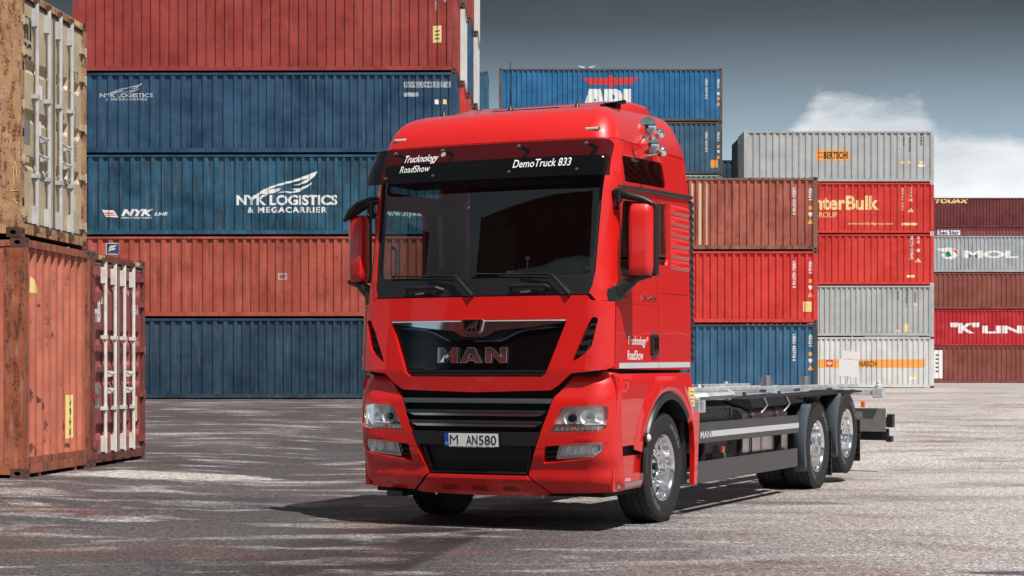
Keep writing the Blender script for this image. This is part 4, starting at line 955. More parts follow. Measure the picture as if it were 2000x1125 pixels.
# ---- side of the cab, both sides
def arc(cx, cz, r, a0, a1, n=20): return [(cx+r*cos(radians(a0+(a1-a0)*k/n)), cz+r*sin(radians(a0+(a1-a0)*k/n))) for k in range(n+1)]
for g in (1, -1):
    SF = CAB.side(g); LF = LOW.side(g)
    front = [(CAB.vc(w), w) for w in (1.412, 1.6, 1.8, 2.0, 2.2, 2.4, 2.6, 2.8, 2.99)]
    door_o = [(1.322, 1.405)]+[(1.322, 3.02)]+[(.50, 2.995)]+front[::-1]
    win = rnd([(1.262, 2.235), (1.262, 2.915), (.49, 2.885), (.425, 2.30), (.47, 2.215)], [.05, .05, .06, .05, .05], 4)
    dr = panel('door', [door_o, win], SF, .0, .04, RED, TR, bev=.005, gx=.08, gy=.08)
    panel('door_window', [rnd([(1.28, 2.20), (1.28, 2.93), (.47, 2.90), (.40, 2.29), (.45, 2.19)], .03, 2)], SF, -.016, 0, SIDEG, dr, bev=0)
    part('door_handle', MB().box(g*1.215-.03, g*1.215+.03, 1.12, 1.28, 1.53, 1.73), BLACK, dr, bev=.02, seg=3)
    part('handle_grip', MB().box(g*1.25-.006, g*1.25+.006, 1.16, 1.24, 1.58, 1.70), GLOSSB, dr, bev=.005)
    rear_o = [(2.20, 1.405), (2.20, 3.045), (1.334, 3.02), (1.334, 1.405)]
    rw = rnd([(1.36, 2.37), (1.36, 2.94), (1.60, 2.945), (1.635, 2.42), (1.60, 2.365)], .03, 3)
    cs = panel('cab_side', [rear_o, rw[::-1]], SF, .0, .04, RED, TR, bev=.005, gx=.1, gy=.1)
    panel('rear_quarter_window', [rnd([(1.345, 2.35), (1.345, 2.96), (1.62, 2.96), (1.65, 2.40), (1.62, 2.35)], .03, 3)], SF, -.014, 0, SIDEG, cs, bev=0)
    for k in range(6):
        zc = 2.90-.103*k; m = MB(); n = 8
        for j in range(n+1):
            a = -.5+j/n; d = .018*(cos(a*pi)**.8 if abs(a) < .5 else 0)
            for vv, q in ((1.68, 0), (1.72, 1), (2.12, 1), (2.18, 1)):
                P = SF(vv, zc+a*.095, .001+d*q); m.v.append(tuple(P))
        m.f = [(j*4+i, j*4+i+1, (j+1)*4+i+1, (j+1)*4+i) for j in range(n) for i in range(3)]
        part('louvre', m, RED, cs, smooth=60)
    panel('side_crease_or_shade', [[(1.40, 2.108), (2.12, 2.108), (2.12, 2.114), (1.40, 2.114)]], SF, .001, .004, DARK, cs, bev=0)
    panel('side_crease_or_shade', [[(.42, 1.985), (1.31, 1.985), (1.31, 1.990), (.42, 1.990)]], SF, .0012, .004, simple('crease_shade_red', (.35, .006, .005), .4), dr, bev=0)  # crease shade drawn as a thin darker red strip
    up_o = [(2.20, 3.06), (2.20, 3.42), (CAB.vc(3.42), 3.42), (CAB.vc(3.2), 3.2), (CAB.vc(3.03), 3.015)]
    uw = rnd([(1.60, 3.085), (1.555, 3.325), (.55, 3.285), (.55, 3.055)], [.05, .06, .03, .03], 4)
    us = panel('upper_side', [up_o, uw], SF, .0, .04, RED, TR, bev=.005, gx=.1, gy=.1)
    panel('upper_side_window', [rnd([(1.63, 3.06), (1.58, 3.345), (.53, 3.305), (.53, 3.035)], .04, 3)], SF, -.012, 0, SIDEG, us, bev=0)
    rs = MB().tube([SF(CAB.vc(3.0)-.06, 3.0, .008), SF(.8, 3.012, .012), SF(1.5, 3.032, .012), SF(2.24, 3.055, .012)], [.012, .02, .022, .02], 8)
    part('rain_gutter', rs, BLACK, TR, smooth=50)
    panel('side_stripe', [[(.36, 1.415), (1.322, 1.422), (1.322, 1.472), (.36, 1.462)]], SF, .003, .002, STRIPE, dr, bev=0)
    panel('side_stripe', [[(1.334, 1.422), (2.18, 1.428), (2.18, 1.478), (1.334, 1.472)]], SF, .003, .002, STRIPE, cs, bev=0)
    if g > 0:
        text('door_lettering', 'Trucknology', (.56, 1.00, 1.60, 1.70), SF, .003, WHITE, dr, .012, .12, gx=.1); text('door_lettering', 'RoadShow', (.55, .93, 1.49, 1.575), SF, .003, WHITE, dr, .012, .12, gx=.1)
        text('door_lettering', '®', (1.01, 1.06, 1.655, 1.70), SF, .003, WHITE, dr, 0, .2)
        text('model_badge', 'TGX 26.580', (.90, 1.26, 2.03, 2.07), SF, .010, CHROME, dr, .02, thick=.008)
    # rubber side deflector behind the cab
    m = MB(); n = 44
    for j in range(n+1):
        w = 1.47+(3.03-1.47)*j/n; d = .015 if j % 2 else 0; q = 2.32+.03*(1-(w-1.47)/1.56)
        m.v += [(g*(1.185+d*.3), 2.20, w), (g*(1.19+d), q, w), (g*(1.16+d), q+.01, w), (g*1.14, 2.20, w)]
    m.f = [(4*j+i, 4*j+(i+1) % 4, 4*j+4+(i+1) % 4, 4*j+4+i) for j in range(n) for i in range(4)]+[(0,1,2,3), (4*n+3, 4*n+2, 4*n+1, 4*n)]
    part('side_deflector', m, BLACK, TR, smooth=25)
    # lower cab: arch panel
    A_ = arc(1.475, .525, .655, 165, 38, 22)
    low = [(.215, 1.365)]+[(.215, .735), (.60, .745), (A_[0][0]-.01, .700)]+A_+[(2.14, 1.03), (2.14, 1.375), (1.25, 1.372)]
    lw = panel('wheel_arch_panel', [low[::-1]], LF, .008, .05, RED, TR, bev=.008, seg=3, gx=.07, gy=.07)
    # swollen flare round the arch
    m = MB(); n = 26
    for k in range(n+1):
        a = radians(168+(34-168)*k/n)
        for r, o in ((.668, .010), (.69, .030), (.735, .034), (.80, .022), (.86, .009)):
            P = LF(1.475+r*cos(a), min(1.34, .525+r*sin(a)), o); m.v.append(tuple(P))
    m.f = [(k*5+i, k*5+i+1, (k+1)*5+i+1, (k+1)*5+i) for k in range(n) for i in range(4)]; part('arch_flare', m, RED, TR, smooth=60)
    m = MB()
    for k in range(n+1):
        a = radians(184+(42-184)*k/n); x = 1.475; z_ = .525
        for r, o in ((.605, .02), (.605, .05), (.66, .052), (.672, .03)):
            m.v.append((g*(1.235+o), x+r*cos(a), z_+r*sin(a)))
        m.v.append((g*.80, x+.605*cos(a), z_+.605*sin(a)))
    m.f = [(k*5+i, k*5+i+1, (k+1)*5+i+1, (k+1)*5+i) for k in range(n) for i in range(3)]+[(k*5, (k+1)*5, (k+1)*5+4, k*5+4) for k in range(n)]
    part('wheel_arch_trim', m, BLACK, TR, smooth=40)
    ml = MB().lathe([(-.02, .045), (.02, .045), (.035, .03), (.04, 0)], (g*1.27, .835, .80), 'x', 20, g); sl_ = part('side_marker', ml, BLACK, TR, smooth=40)
    part('marker_lens', MB().lathe([(0, .034), (.012, .03), (.02, .018), (.022, 0)], (g*1.305, .835, .80), 'x', 20, g), simple('clear_marker', (.75, .70, .66), .2, coat=.5), sl_, smooth=40)
    part('step_recess', MB().box(g*1.0 if g > 0 else -1.19, 1.19 if g > 0 else -1.0,   .42, .93, .35, .76), DARK, TR)
    stp = [(.205, .352), (.86, .362), (.915, .40), (.925, .655), (.885, .665), (.87, .655), (.60, .652), (.27, .652), (.26, .70), (.205, .70)]
    panel('step_panel', [rnd(stp, .01, 2)], LF, -.004, .04, RED, TR, bev=.008, gx=.08, gy=.08)
    panel('step_tread', [rnd([(.27, .375), (.80, .385), (.84, .405), (.84, .425), (.27, .412)], .008, 2)], LF, .012, .03, SILVER, TR, bev=.004)
    if g > 0: text('step_text', 'TRUCKS', (.32, .60, .43, .455), LF, -.002, WHITE, TR, .02)
    panel('rear_mud_strip', [[(2.05, 1.035), (2.36, 1.0), (2.33, .30), (2.245, .30), (2.24, .62), (2.19, .86)]], LF, .01, .05, RED, TR, bev=.008, gx=.1, gy=.1)
    part('mudguard_inner', MB().box(g*.72 if g > 0 else -1.15, 1.15 if g > 0 else -.72, 2.10, 2.28, .30, 1.05), DARK, TR)
    if g > 0:
        sk = panel('sticker', [[(2.02, 1.06), (2.20, 1.05), (2.20, 1.225), (2.03, 1.24)]], LF, .012, .002, CREAM, TR, bev=0)
        for k in range(4): panel('sticker_print', [[(2.06, 1.09+.035*k), (2.17, 1.085+.035*k), (2.17, 1.092+.035*k), (2.06, 1.097+.035*k)]], LF, .0145, .002, simple('sticker_red', (.5, .15, .05)), sk, bev=0)
    # front corner infill between bumper and step panel (dark joint)
    part('corner_joint', MB().box(g*1.02 if g > 0 else -1.17, 1.17 if g > 0 else -1.02, .31, .42, .45, 1.40), DARK, TR)
    # mirror
    mr = empty('mirror', (0, 0, 0)); mr.parent = TR
    m = MB(); sec = []; k_ = .80 if g > 0 else .76
    MU = lambda u: 1.325+(u-1.325)*k_-(0 if g > 0 else .035)
    for zz, ins in ((2.215, .03), (2.235, .01), (2.30, 0), (2.75, 0), (2.80, .008), (2.83, .03)):
        P = rnd([(1.325+ins, .30+ins*.5), (1.36+ins*.5, .262+ins), (1.53-ins, .30+ins), (1.575-ins, .345), (1.575-ins, .40), (1.325+ins, .40)], .012, 2)
        sec.append([(g*MU(x), y, zz) for x, y in P])
    n = len(sec[0])
    for s_ in sec: m.v += s_
    m.f = [(j*n+i, j*n+(i+1) % n, (j+1)*n+(i+1) % n, (j+1)*n+i) for j in range(len(sec)-1) for i in range(n)]+[tuple(range(n)), tuple((len(sec)-1)*n+i for i in range(n))]
    bpy.data.objects.remove(mr)
    mr = part('mirror', m, RED, TR, smooth=40)
    m = MB().box(min(g*MU(1.335), g*MU(1.60)), max(g*MU(1.335), g*MU(1.60)), .40, .475, 2.21, 2.84); part('mirror_shell', m, BLACK, mr, bev=.018, seg=3)
    part('mirror_glass', MB().box(min(g*MU(1.36), g*MU(1.575)), max(g*MU(1.36), g*MU(1.575)), .477, .480, 2.25, 2.80), MIRG, mr)
    m = MB().tube([(g*1.16, .36, 2.93), (g*1.22, .335, 2.94), (g*1.32, .33, 2.90), (g*1.44, .34, 2.87), (g*1.52, .36, 2.83)], [.04, .045, .036, .032, .022], 10)
    if g < 0: m = MB().tube([(-1.14, .36, 2.97), (-1.22, .33, 2.96), (-1.34, .30, 2.91), (-1.44, .31, 2.85), (-1.52, .33, 2.79)], [.03, .045, .055, .045, .018], 10)
    part('mirror_arm', m, GLOSSB if g < 0 else BLACK, mr, smooth=50)
    part('mirror_mount', MB().tube([(g*1.20, .34, 2.80), (g*1.23, .32, 2.86), (g*1.23, .32, 2.95)], [.02, .032, .038], 8), BLACK, mr, smooth=50)
    m = MB().tube([(g*1.19, .33, 2.06), (g*1.24, .34, 2.10), (g*1.38, .36, 2.20), (g*1.50, .38, 2.22)], [.07, .065, .04, .02], 10); part('mirror_arm', m, BLACK, mr, smooth=50)
    part('mirror_foot', MB().add([(g*1.10, .14, 2.00), (g*1.10, .14, 2.06), (g*1.235, .22, 2.13), (g*1.25, .45, 2.13), (g*1.25, .45, 2.03), (g*1.235, .22, 1.98), (g*1.06, .22, 2.0), (g*1.15, .45, 2.13), (g*1.15, .45, 2.0)], [(0,1,2,5), (2,3,4,5), (1,7,3,2), (0,5,4,8), (0,8,7,1), (3,7,8,4)]), BLACK, mr, bev=.008)

# ---- roof
def ring(U, vf, vb, R, w, rise, B=.09):
    q = max(.015, min(.12, (w-3.42)*.45))
    out = []; L1 = U-R
    def W_(v): return w+rise*max(0, (v-.45))/1.6
    for k in range(-12, 13): u = L1*k/12; v = vf+B*(u/U)**2; out.append((u, v, W_(v)))
    v1 = vf+B*(L1/U)**2
    for k in range(1, 9): a = pi/2*k/8; v = v1+R*(1-cos(a)); out.append((L1+R*sin(a), v, W_(v)))
    vbr = vb-q
    for k in range(1, 11): v = v1+R+(vbr-v1-R)*k/10; out.append((U, v, W_(v)))
    for k in range(1, 6): a = pi/2*k/5; v = vbr+q*sin(a); out.append((U-q*(1-cos(a)), v, W_(v)))
    for k in range(1, 12): u = (U-q)*(1-2*k/12); out.append((u, vb, W_(vb)))
    for k in range(5, 0, -1): a = pi/2*k/5; v = vbr+q*sin(a); out.append((-(U-q*(1-cos(a))), v, W_(v)))
    for k in range(10, 0, -1): v = v1+R+(vbr-v1-R)*k/10; out.append((-U, v, W_(v)))
    for k in range(8, 0, -1): a = pi/2*k/8; v = v1+R*(1-cos(a)); out.append((-(L1+R*sin(a)), v, W_(v)))
    return out
rings = [(1.150, .273, 2.205, .20, 3.426, 0), (1.138, .290, 2.205, .20, 3.48, .01), (1.115, .325, 2.20, .18, 3.545, .02), (1.085, .37, 2.19, .15, 3.605, .045), (1.055, .415, 2.18, .13, 3.648, .07),
         (1.02, .465, 2.165, .12, 3.683, .085), (.98, .53, 2.15, .12, 3.712, .09), (.93, .62, 2.12, .13, 3.737, .09), (.85, .75, 2.08, .20, 3.757, .09), (.70, .92, 2.0, .2, 3.772, .085), (.45, 1.15, 1.85, .15, 3.785, .07), (.22, 1.35, 1.7, .08, 3.79, .06)]
m = MB(); n = None
for r_ in rings:
    pts = ring(*r_); n = len(pts); m.v += pts
k_ = len(rings)
m.f = [(j*n+i, j*n+(i+1) % n, (j+1)*n+(i+1) % n, (j+1)*n+i) for j in range(k_-1) for i in range(n)]+[tuple((k_-1)*n+i for i in range(n))]
roof = part('roof', m, RED, TR, smooth=50)
panel('roof_seam', [[(-1.145, 3.421), (1.145, 3.421), (1.145, 3.426), (-1.145, 3.426)]], CF, .003, .02, DARK, TR, bev=0)
# roof spoiler
sec = []
for v, w0, w1, hw in ((1.05, 3.80, 3.812, .80), (1.15, 3.80, 3.85, .84), (1.35, 3.80, 3.895, .87), (1.6, 3.80, 3.925, .88), (1.9, 3.82, 3.935, .88), (2.02, 3.83, 3.93, .87), (2.10, 3.80, 3.87, .86), (2.14, 3.75, 3.79, .85)):
    P = rnd([(-hw, w0-.03), (-hw+.015, w1-.02), (-hw+.14, w1), (hw-.14, w1), (hw-.015, w1-.02), (hw, w0-.03)], [.0, .03, .05, .05, .03, 0], 3)
    sec.append([(x, v, w) for x, w in P])
m = MB(); n = len(sec[0])
for s_ in sec: m.v += s_
m.f = [(j*n+i, j*n+(i+1) % n, (j+1)*n+(i+1) % n, (j+1)*n+i) for j in range(len(sec)-1) for i in range(n)]+[tuple(range(n)), tuple((len(sec)-1)*n+i for i in range(n))]
sp_ = part('roof_spoiler', m, RED, TR, smooth=35)
part('spoiler_hinge', MB().box(.80, .93, 1.02, 1.12, 3.775, 3.83).tube([(.78, 1.0, 3.80), (.92, 1.25, 3.865)], .02, 8), GLOSSB, sp_, bev=.006)
part('roof_hatch', MB().box(-.30, .38, .95, 1.04, 3.79, 3.812), GLOSSB, TR, bev=.006)
for u, v, h, r in ((-.128, 1.0, 3.80, .045), (.545, 1.0, 3.79, .04), (-.80, .95, 3.79, .04)):
    m = MB().lathe([(0, r), (.02, r*.75), (.06, .012), (.085, .006)], (u, v, h-.012), 'z', 14)
    if u == -.128: m.tube([(u, v, h+.06), (u-.005, v, h+.24), (u+.0, v, h+.47)], [.009, .005, .003], 6)
    part('antenna', m, BLACK, TR, smooth=40)
for u in (-.945, .955):
    m = MB(); P = CF(u, 3.50, .0); yy = .36 if 1 else 0
    q = MB(); 
    for dx, dz in ((-.062, -.02), (.062, -.02), (.062, .02), (-.062, .02)): pass
    mk = part('roof_marker', MB().box(u-.068, u+.068, .365, .46, 3.487, 3.523), BLACK, TR, bev=.012, seg=3)
    part('marker_lens', MB().box(u-.060, u+.060, .356, .45, 3.496, 3.520), simple('marker_white', (.7, .68, .62), .25, coat=.5), mk, bev=.008, seg=3)
# rear wall and floor of the cab
part('cab_rear_wall', MB().box(-1.13, 1.13, 2.15, 2.19, 1.40, 3.40), RED, TR)
part('cab_floor', MB().box(-1.12, 1.12, .12, 2.16, 1.36, 1.42), DARK, TR)
# sun visor
VIS = Surf([(3.05, .005), (3.2, .06), (3.40, .185)], [(3.05, 1.185), (3.40, 1.165)], R=.13, B=.08)
VF = VIS.front()
vz = panel('sun_visor', [rnd([(-1.184, 3.068), (1.184, 3.068), (1.164, 3.398), (-1.164, 3.398)], [.01, .01, .05, .05], 3)], VF, .012, 0, VISG, TR, bev=0, gx=.05, gy=.05)
for u in (-.90, -.40, .35, .97):
    part('visor_bracket', MB().tube([CF(u+.05, 3.33, .0), VF(u+.04, 3.345, .0)], .018, 8).tube([VF(u, 3.35, .004), VF(u, 3.345, .02)], .016, 10), DARK, vz, smooth=40)
    part('visor_bolt', MB().lathe([(-.012, 0), (-.009, .012), (0, .016), (.01, .016)], tuple(VF(u, 3.355, .016)), 'y', 12), SILVER, vz, smooth=40)
    part('visor_bolt', MB().lathe([(-.012, 0), (-.009, .009), (0, .012), (.01, .012)], tuple(VF(u-.03, 3.12, .016)), 'y', 12), SILVER, vz, smooth=40)
text('visor_lettering', 'Trucknology', (-.775, -.42, 3.235, 3.325), VF, .0155, WHITE, vz, .004, .16, gx=.1); text('visor_lettering', '®', (-.40, -.355, 3.295, 3.335), VF, .0155, WHITE, vz, 0, .0)
text('visor_lettering', 'RoadShow', (-.790, -.475, 3.165, 3.225), VF, .0155, WHITE, vz, .004, .16, gx=.1)
text('visor_lettering', 'DemoTruck 833', (.345, .88, 3.155, 3.225), VF, .0155, WHITE, vz, .008, .16, gx=.1)
# horns on both roof sides
for g in (1,):
    for i, (vv, zz) in enumerate(((1.08, 3.555), (1.15, 3.40))):
        hb = MB().lathe([(0, 0), (.006, .03), (.016, .076), (.022, .086), (.032, .080), (.06, .035), (.10, .018), (.14, .012)], (g*1.32, vv-.34, zz), 'y', 28)
        hb.tube([(g*1.32, vv-.21, zz), (g*1.27, vv+.10, zz-.01)], [.012, .016], 10)
        h_ = part('horn', hb, CHROME, TR, smooth=40)
        part('horn_dome', MB().lathe([(-.05, .0), (-.045, .025), (-.02, .046), (.01, .050), (.04, .035), (.05, 0)], (g*1.265, vv+.12, zz-.01), 'x', 18, g), CHROME, h_, smooth=50)
        part('horn_foot', MB().tube([(g*1.09, vv+.06, zz-.04), (g*1.26, vv+.11, zz-.03)], [.018, .012], 8), CHROME, h_, smooth=40)
# interior
LIN = simple('cab_lining', (.10, .10, .10), .8)
db = MB(); db.box(-1.05, 1.05, .30, .75, 1.9, 2.235); part('dashboard', db, DASH, TR, bev=.04, seg=3)
part('instrument_hood', MB().lathe([(-.62, .03), (-.50, .09), (-.28, .11), (-.12, .17), (.08, .195), (.26, .16), (.34, .06)], (.70, .50, 2.22), 'x', 24), DASH, TR, smooth=50)
sw = MB()
for k in range(28):
    a0 = 2*pi*k/28; a1 = 2*pi*(k+1)/28; c_ = Vector((.62, .80, 2.36)); e1 = Vector((1, 0, 0)); e2 = Vector((0, .55, .83))
    sw.tube([c_+(e1*cos(a0)+e2*sin(a0))*.23, c_+(e1*cos(a1)+e2*sin(a1))*.23], .017, 6)
sw.tube([(.40, .80, 2.36), (.84, .80, 2.36)], .02, 6); part('steering_wheel', sw, DARK, TR)
for u, nm in ((-.62, 0), (.62, 1)):
    s_ = part('seat', MB().box(u-.26, u+.26, 1.15, 1.65, 1.85, 2.02), SEAT, TR, bev=.05, seg=3)
    part('backrest', MB().box(u-.25, u+.25, 1.58, 1.74, 2.02, 2.78), SEAT, s_, bev=.05, seg=3); part('headrest', MB().box(u-.15, u+.15, 1.58, 1.70, 2.76, 2.96), SEAT, s_, bev=.04, seg=3)
    if nm: part('armrest', MB().tube([(.98, .95, 2.29), (.99, 1.25, 2.27), (.98, 1.5, 2.2)], [.035, .05, .05], 10), BEIGE, s_, smooth=50)
part('bunk', MB().box(-1.1, 1.1, 1.8, 2.14, 1.8, 2.05), SEAT, TR, bev=.04)
part('headliner', MB().box(-1.08, 1.08, .42, 2.14, 3.40, 3.44).box(-1.08, 1.08, .42, .9, 3.10, 3.14), LIN, TR)
part('curtain', MB().box(-1.1, 1.1, 2.11, 2.14, 2.05, 3.4), simple('dark_curtain', (.025, .022, .02), .9), TR)
part('grab_rail', MB().tube([(-1.05, .42, 2.25), (-1.0, .40, 2.30), (-1.0, .40, 2.50), (-1.06, .42, 2.53)], .016, 8), SILVER, TR, smooth=40)
part('dash_papers', MB().box(.08, .26, .32, .46, 2.236, 2.25).box(.14, .22, .34, .42, 2.25, 2.285), WHITE, TR)
part('dash_sensor', MB().tube([(.36, .32, 2.235), (.36, .32, 2.38)], .006, 6).lathe([(-.02, 0), (-.01, .02), (.01, .02), (.02, 0)], (.36, .32, 2.39), 'z', 10), simple('sensor_white', (.6, .6, .6)), TR)
part('toll_box', MB().box(.93, 1.01, .28, .33, 2.27, 2.305), WHITE, TR)

# ---- wheels
TYP = [(-.15, .30), (-.155, .34), (-.160, .42), (-.158, .455), (-.145, .492), (-.125, .503), (-.07, .505), (-.068, .495), (-.060, .495), (-.058, .506), (-.004, .507), (-.003, .496), (.003, .496), (.004, .507), (.058, .506), (.060, .495), (.068, .495), (.07, .505), (.125, .503), (.145, .492), (.158, .455), (.1595, .44), (.157, .425), (.160, .41), (.155, .35), (.145, .315), (.135, .30)]
STEER = [(.128, .318), (.140, .314), (.142, .300), (.132, .288), (.10, .280), (.02, .275), (.010, .268), (.028, .235), (.055, .195), (.062, .175), (.060, .118), (.050, .108), (.02, .100), (.02, 0)]
DRIVE = [(.128, .318), (.140, .314), (.142, .300), (.132, .290), (.10, .283), (.0, .275), (-.07, .262), (-.10, .22), (-.105, .16), (-.10, .12), (-.02, .112), (.04, .105), (.055, .085), (.06, .0)]
def wheel(x, v, zc, g, kind, width=1.0, text_on=True):
    e = (g*x, v, zc)
    rim_ = part('wheel', MB().lathe(STEER if kind != 'drive' else DRIVE, e, 'x', 48, g, cap=False), ALU, TR, smooth=38)
    prof = list(TYP)
    part('tyre', MB().lathe([(a*width, r) for a, r in prof], e, 'x', 64, g, cap=False), RUBBER, rim_, smooth=50)
    part('wheel_drum', MB().lathe([(-.14, .29), (-.135, .26), (-.13, 0)], e, 'x', 24, g), DARK, rim_)
    bx = .062 if kind != 'drive' else -.10
    for k in range(10):
        a = 2*pi*k/10+.2; rr = .147 if kind != 'drive' else .1675
        c = (e[0]+g*bx, v+rr*cos(a), zc+rr*sin(a))
        nm = MB().lathe([(-.002, .024), (.006, .024), (.008, .018), (.030, .0175), (.038, .013), (.052, .010), (.056, 0)], c, 'x', 12, g)
        part('wheel_nut', nm, ALU, rim_, smooth=40)
    if kind != 'drive':
        for k in range(10):
            a = 2*pi*k/10+.2+pi/10; c = (e[0]+g*.030, v+.232*cos(a), zc+.232*sin(a))
            if k % 2 == 0: part('hand_hole', MB().lathe([(0, .020), (.002, .020), (.003, 0)], c, 'x', 12, g), DARK, rim_)
        hub = MB().lathe([(.0, .098), (.045, .096), (.055, .085), (.056, .04), (.075, .038), (.08, 0)], e, 'x', 24, g)
        hb_ = part('hub', hub, simple('hub_black', (.015, .015, .016), .3, .5), rim_, smooth=40)
    else:
        part('hub', MB().lathe([(-.10, .11), (.03, .105), (.06, .09), (.075, .05), (.08, 0)], e, 'x', 24, g), ALU, rim_, smooth=40)
    # shoulder tread blocks
    m = MB(); N_ = 60 if kind == 'drive' else 44
    for k in range(N_):
        a = 2*pi*k/N_; d = 2*pi/N_*.28; r0, r1 = (.488, .511) if kind == 'drive' else (.49, .5065)
        for s_ in (-1, 1):
            x0, x1 = (.10*s_, .156*s_) if kind == 'drive' else (.115*s_, .145*s_)
            x0 *= width; x1 *= width
            vs = []
            for aa in (a-d, a+d):
                for r in (r0, r1):
                    for xx in (x0, x1*(1 if r == r0 else .96)): vs.append((e[0]+g*xx, v+r*cos(aa), zc+r*sin(aa)))
            m.add(vs, [(0,1,3,2), (4,6,7,5), (0,4,5,1), (2,3,7,6), (1,5,7,3), (0,2,6,4)])
    tb = part('tread_blocks', m, RUBBER, rim_); tb['kind'] = 'stuff'
    if g > 0 and text_on:
        for a0, a1, s_ in ((205, 250, 'MICHELIN'), (70, 25, 'MICHELIN') if 0 else (25, 70, 'MICHELIN')):
            def pm(t, r, off): a = radians(a0+(a1-a0)*t); return Vector((e[0]+g*(.1615*1+off), v+r*cos(a), zc+r*sin(a)))
            def pmr(t, r, off): return pm(t, r, off)
            text('tyre_lettering', s_, (0, 1, .375, .425), (lambda t, r, off: pm(t, .80-r, off)) if a0 > 180 else (lambda t, r, off: pm(1-t, r, off)), .0, RUBTX, rim_, .02, thick=.002, gx=.12)
VF1 = 1.475; VR1 = VF1+5.20; VR2 = VR1+1.37
for g in (1, -1):
    wheel(1.065, VF1, .505, g, 'steer')
    wheel(1.07, VR1, .505, g, 'drive'); wheel(.73, VR1, .505, g, 'drive', text_on=False)
    wheel(1.065, VR2, .615, g, 'steer')
part('front_axle', MB().tube([(-.9, VF1, .47), (.9, VF1, .47)], .06, 8), DARK, TR); part('rear_axle', MB().tube([(-.9, VR1, .5), (.9, VR1, .5)], .09, 8).lathe([(-.25, .06), (-.15, .2), (.15, .2), (.25, .06)], (0, VR1, .5), 'x', 16), DARK, TR)
part('tag_axle', MB().tube([(-.9, VR2, .6), (.9, VR2, .6)], .06, 8), DARK, TR)
# engine block lump under the cab keeps the wheel arch dark
part('engine', MB().box(-.62, .62, .5, 2.4, .42, 1.35), DARK, TR, bev=.05)
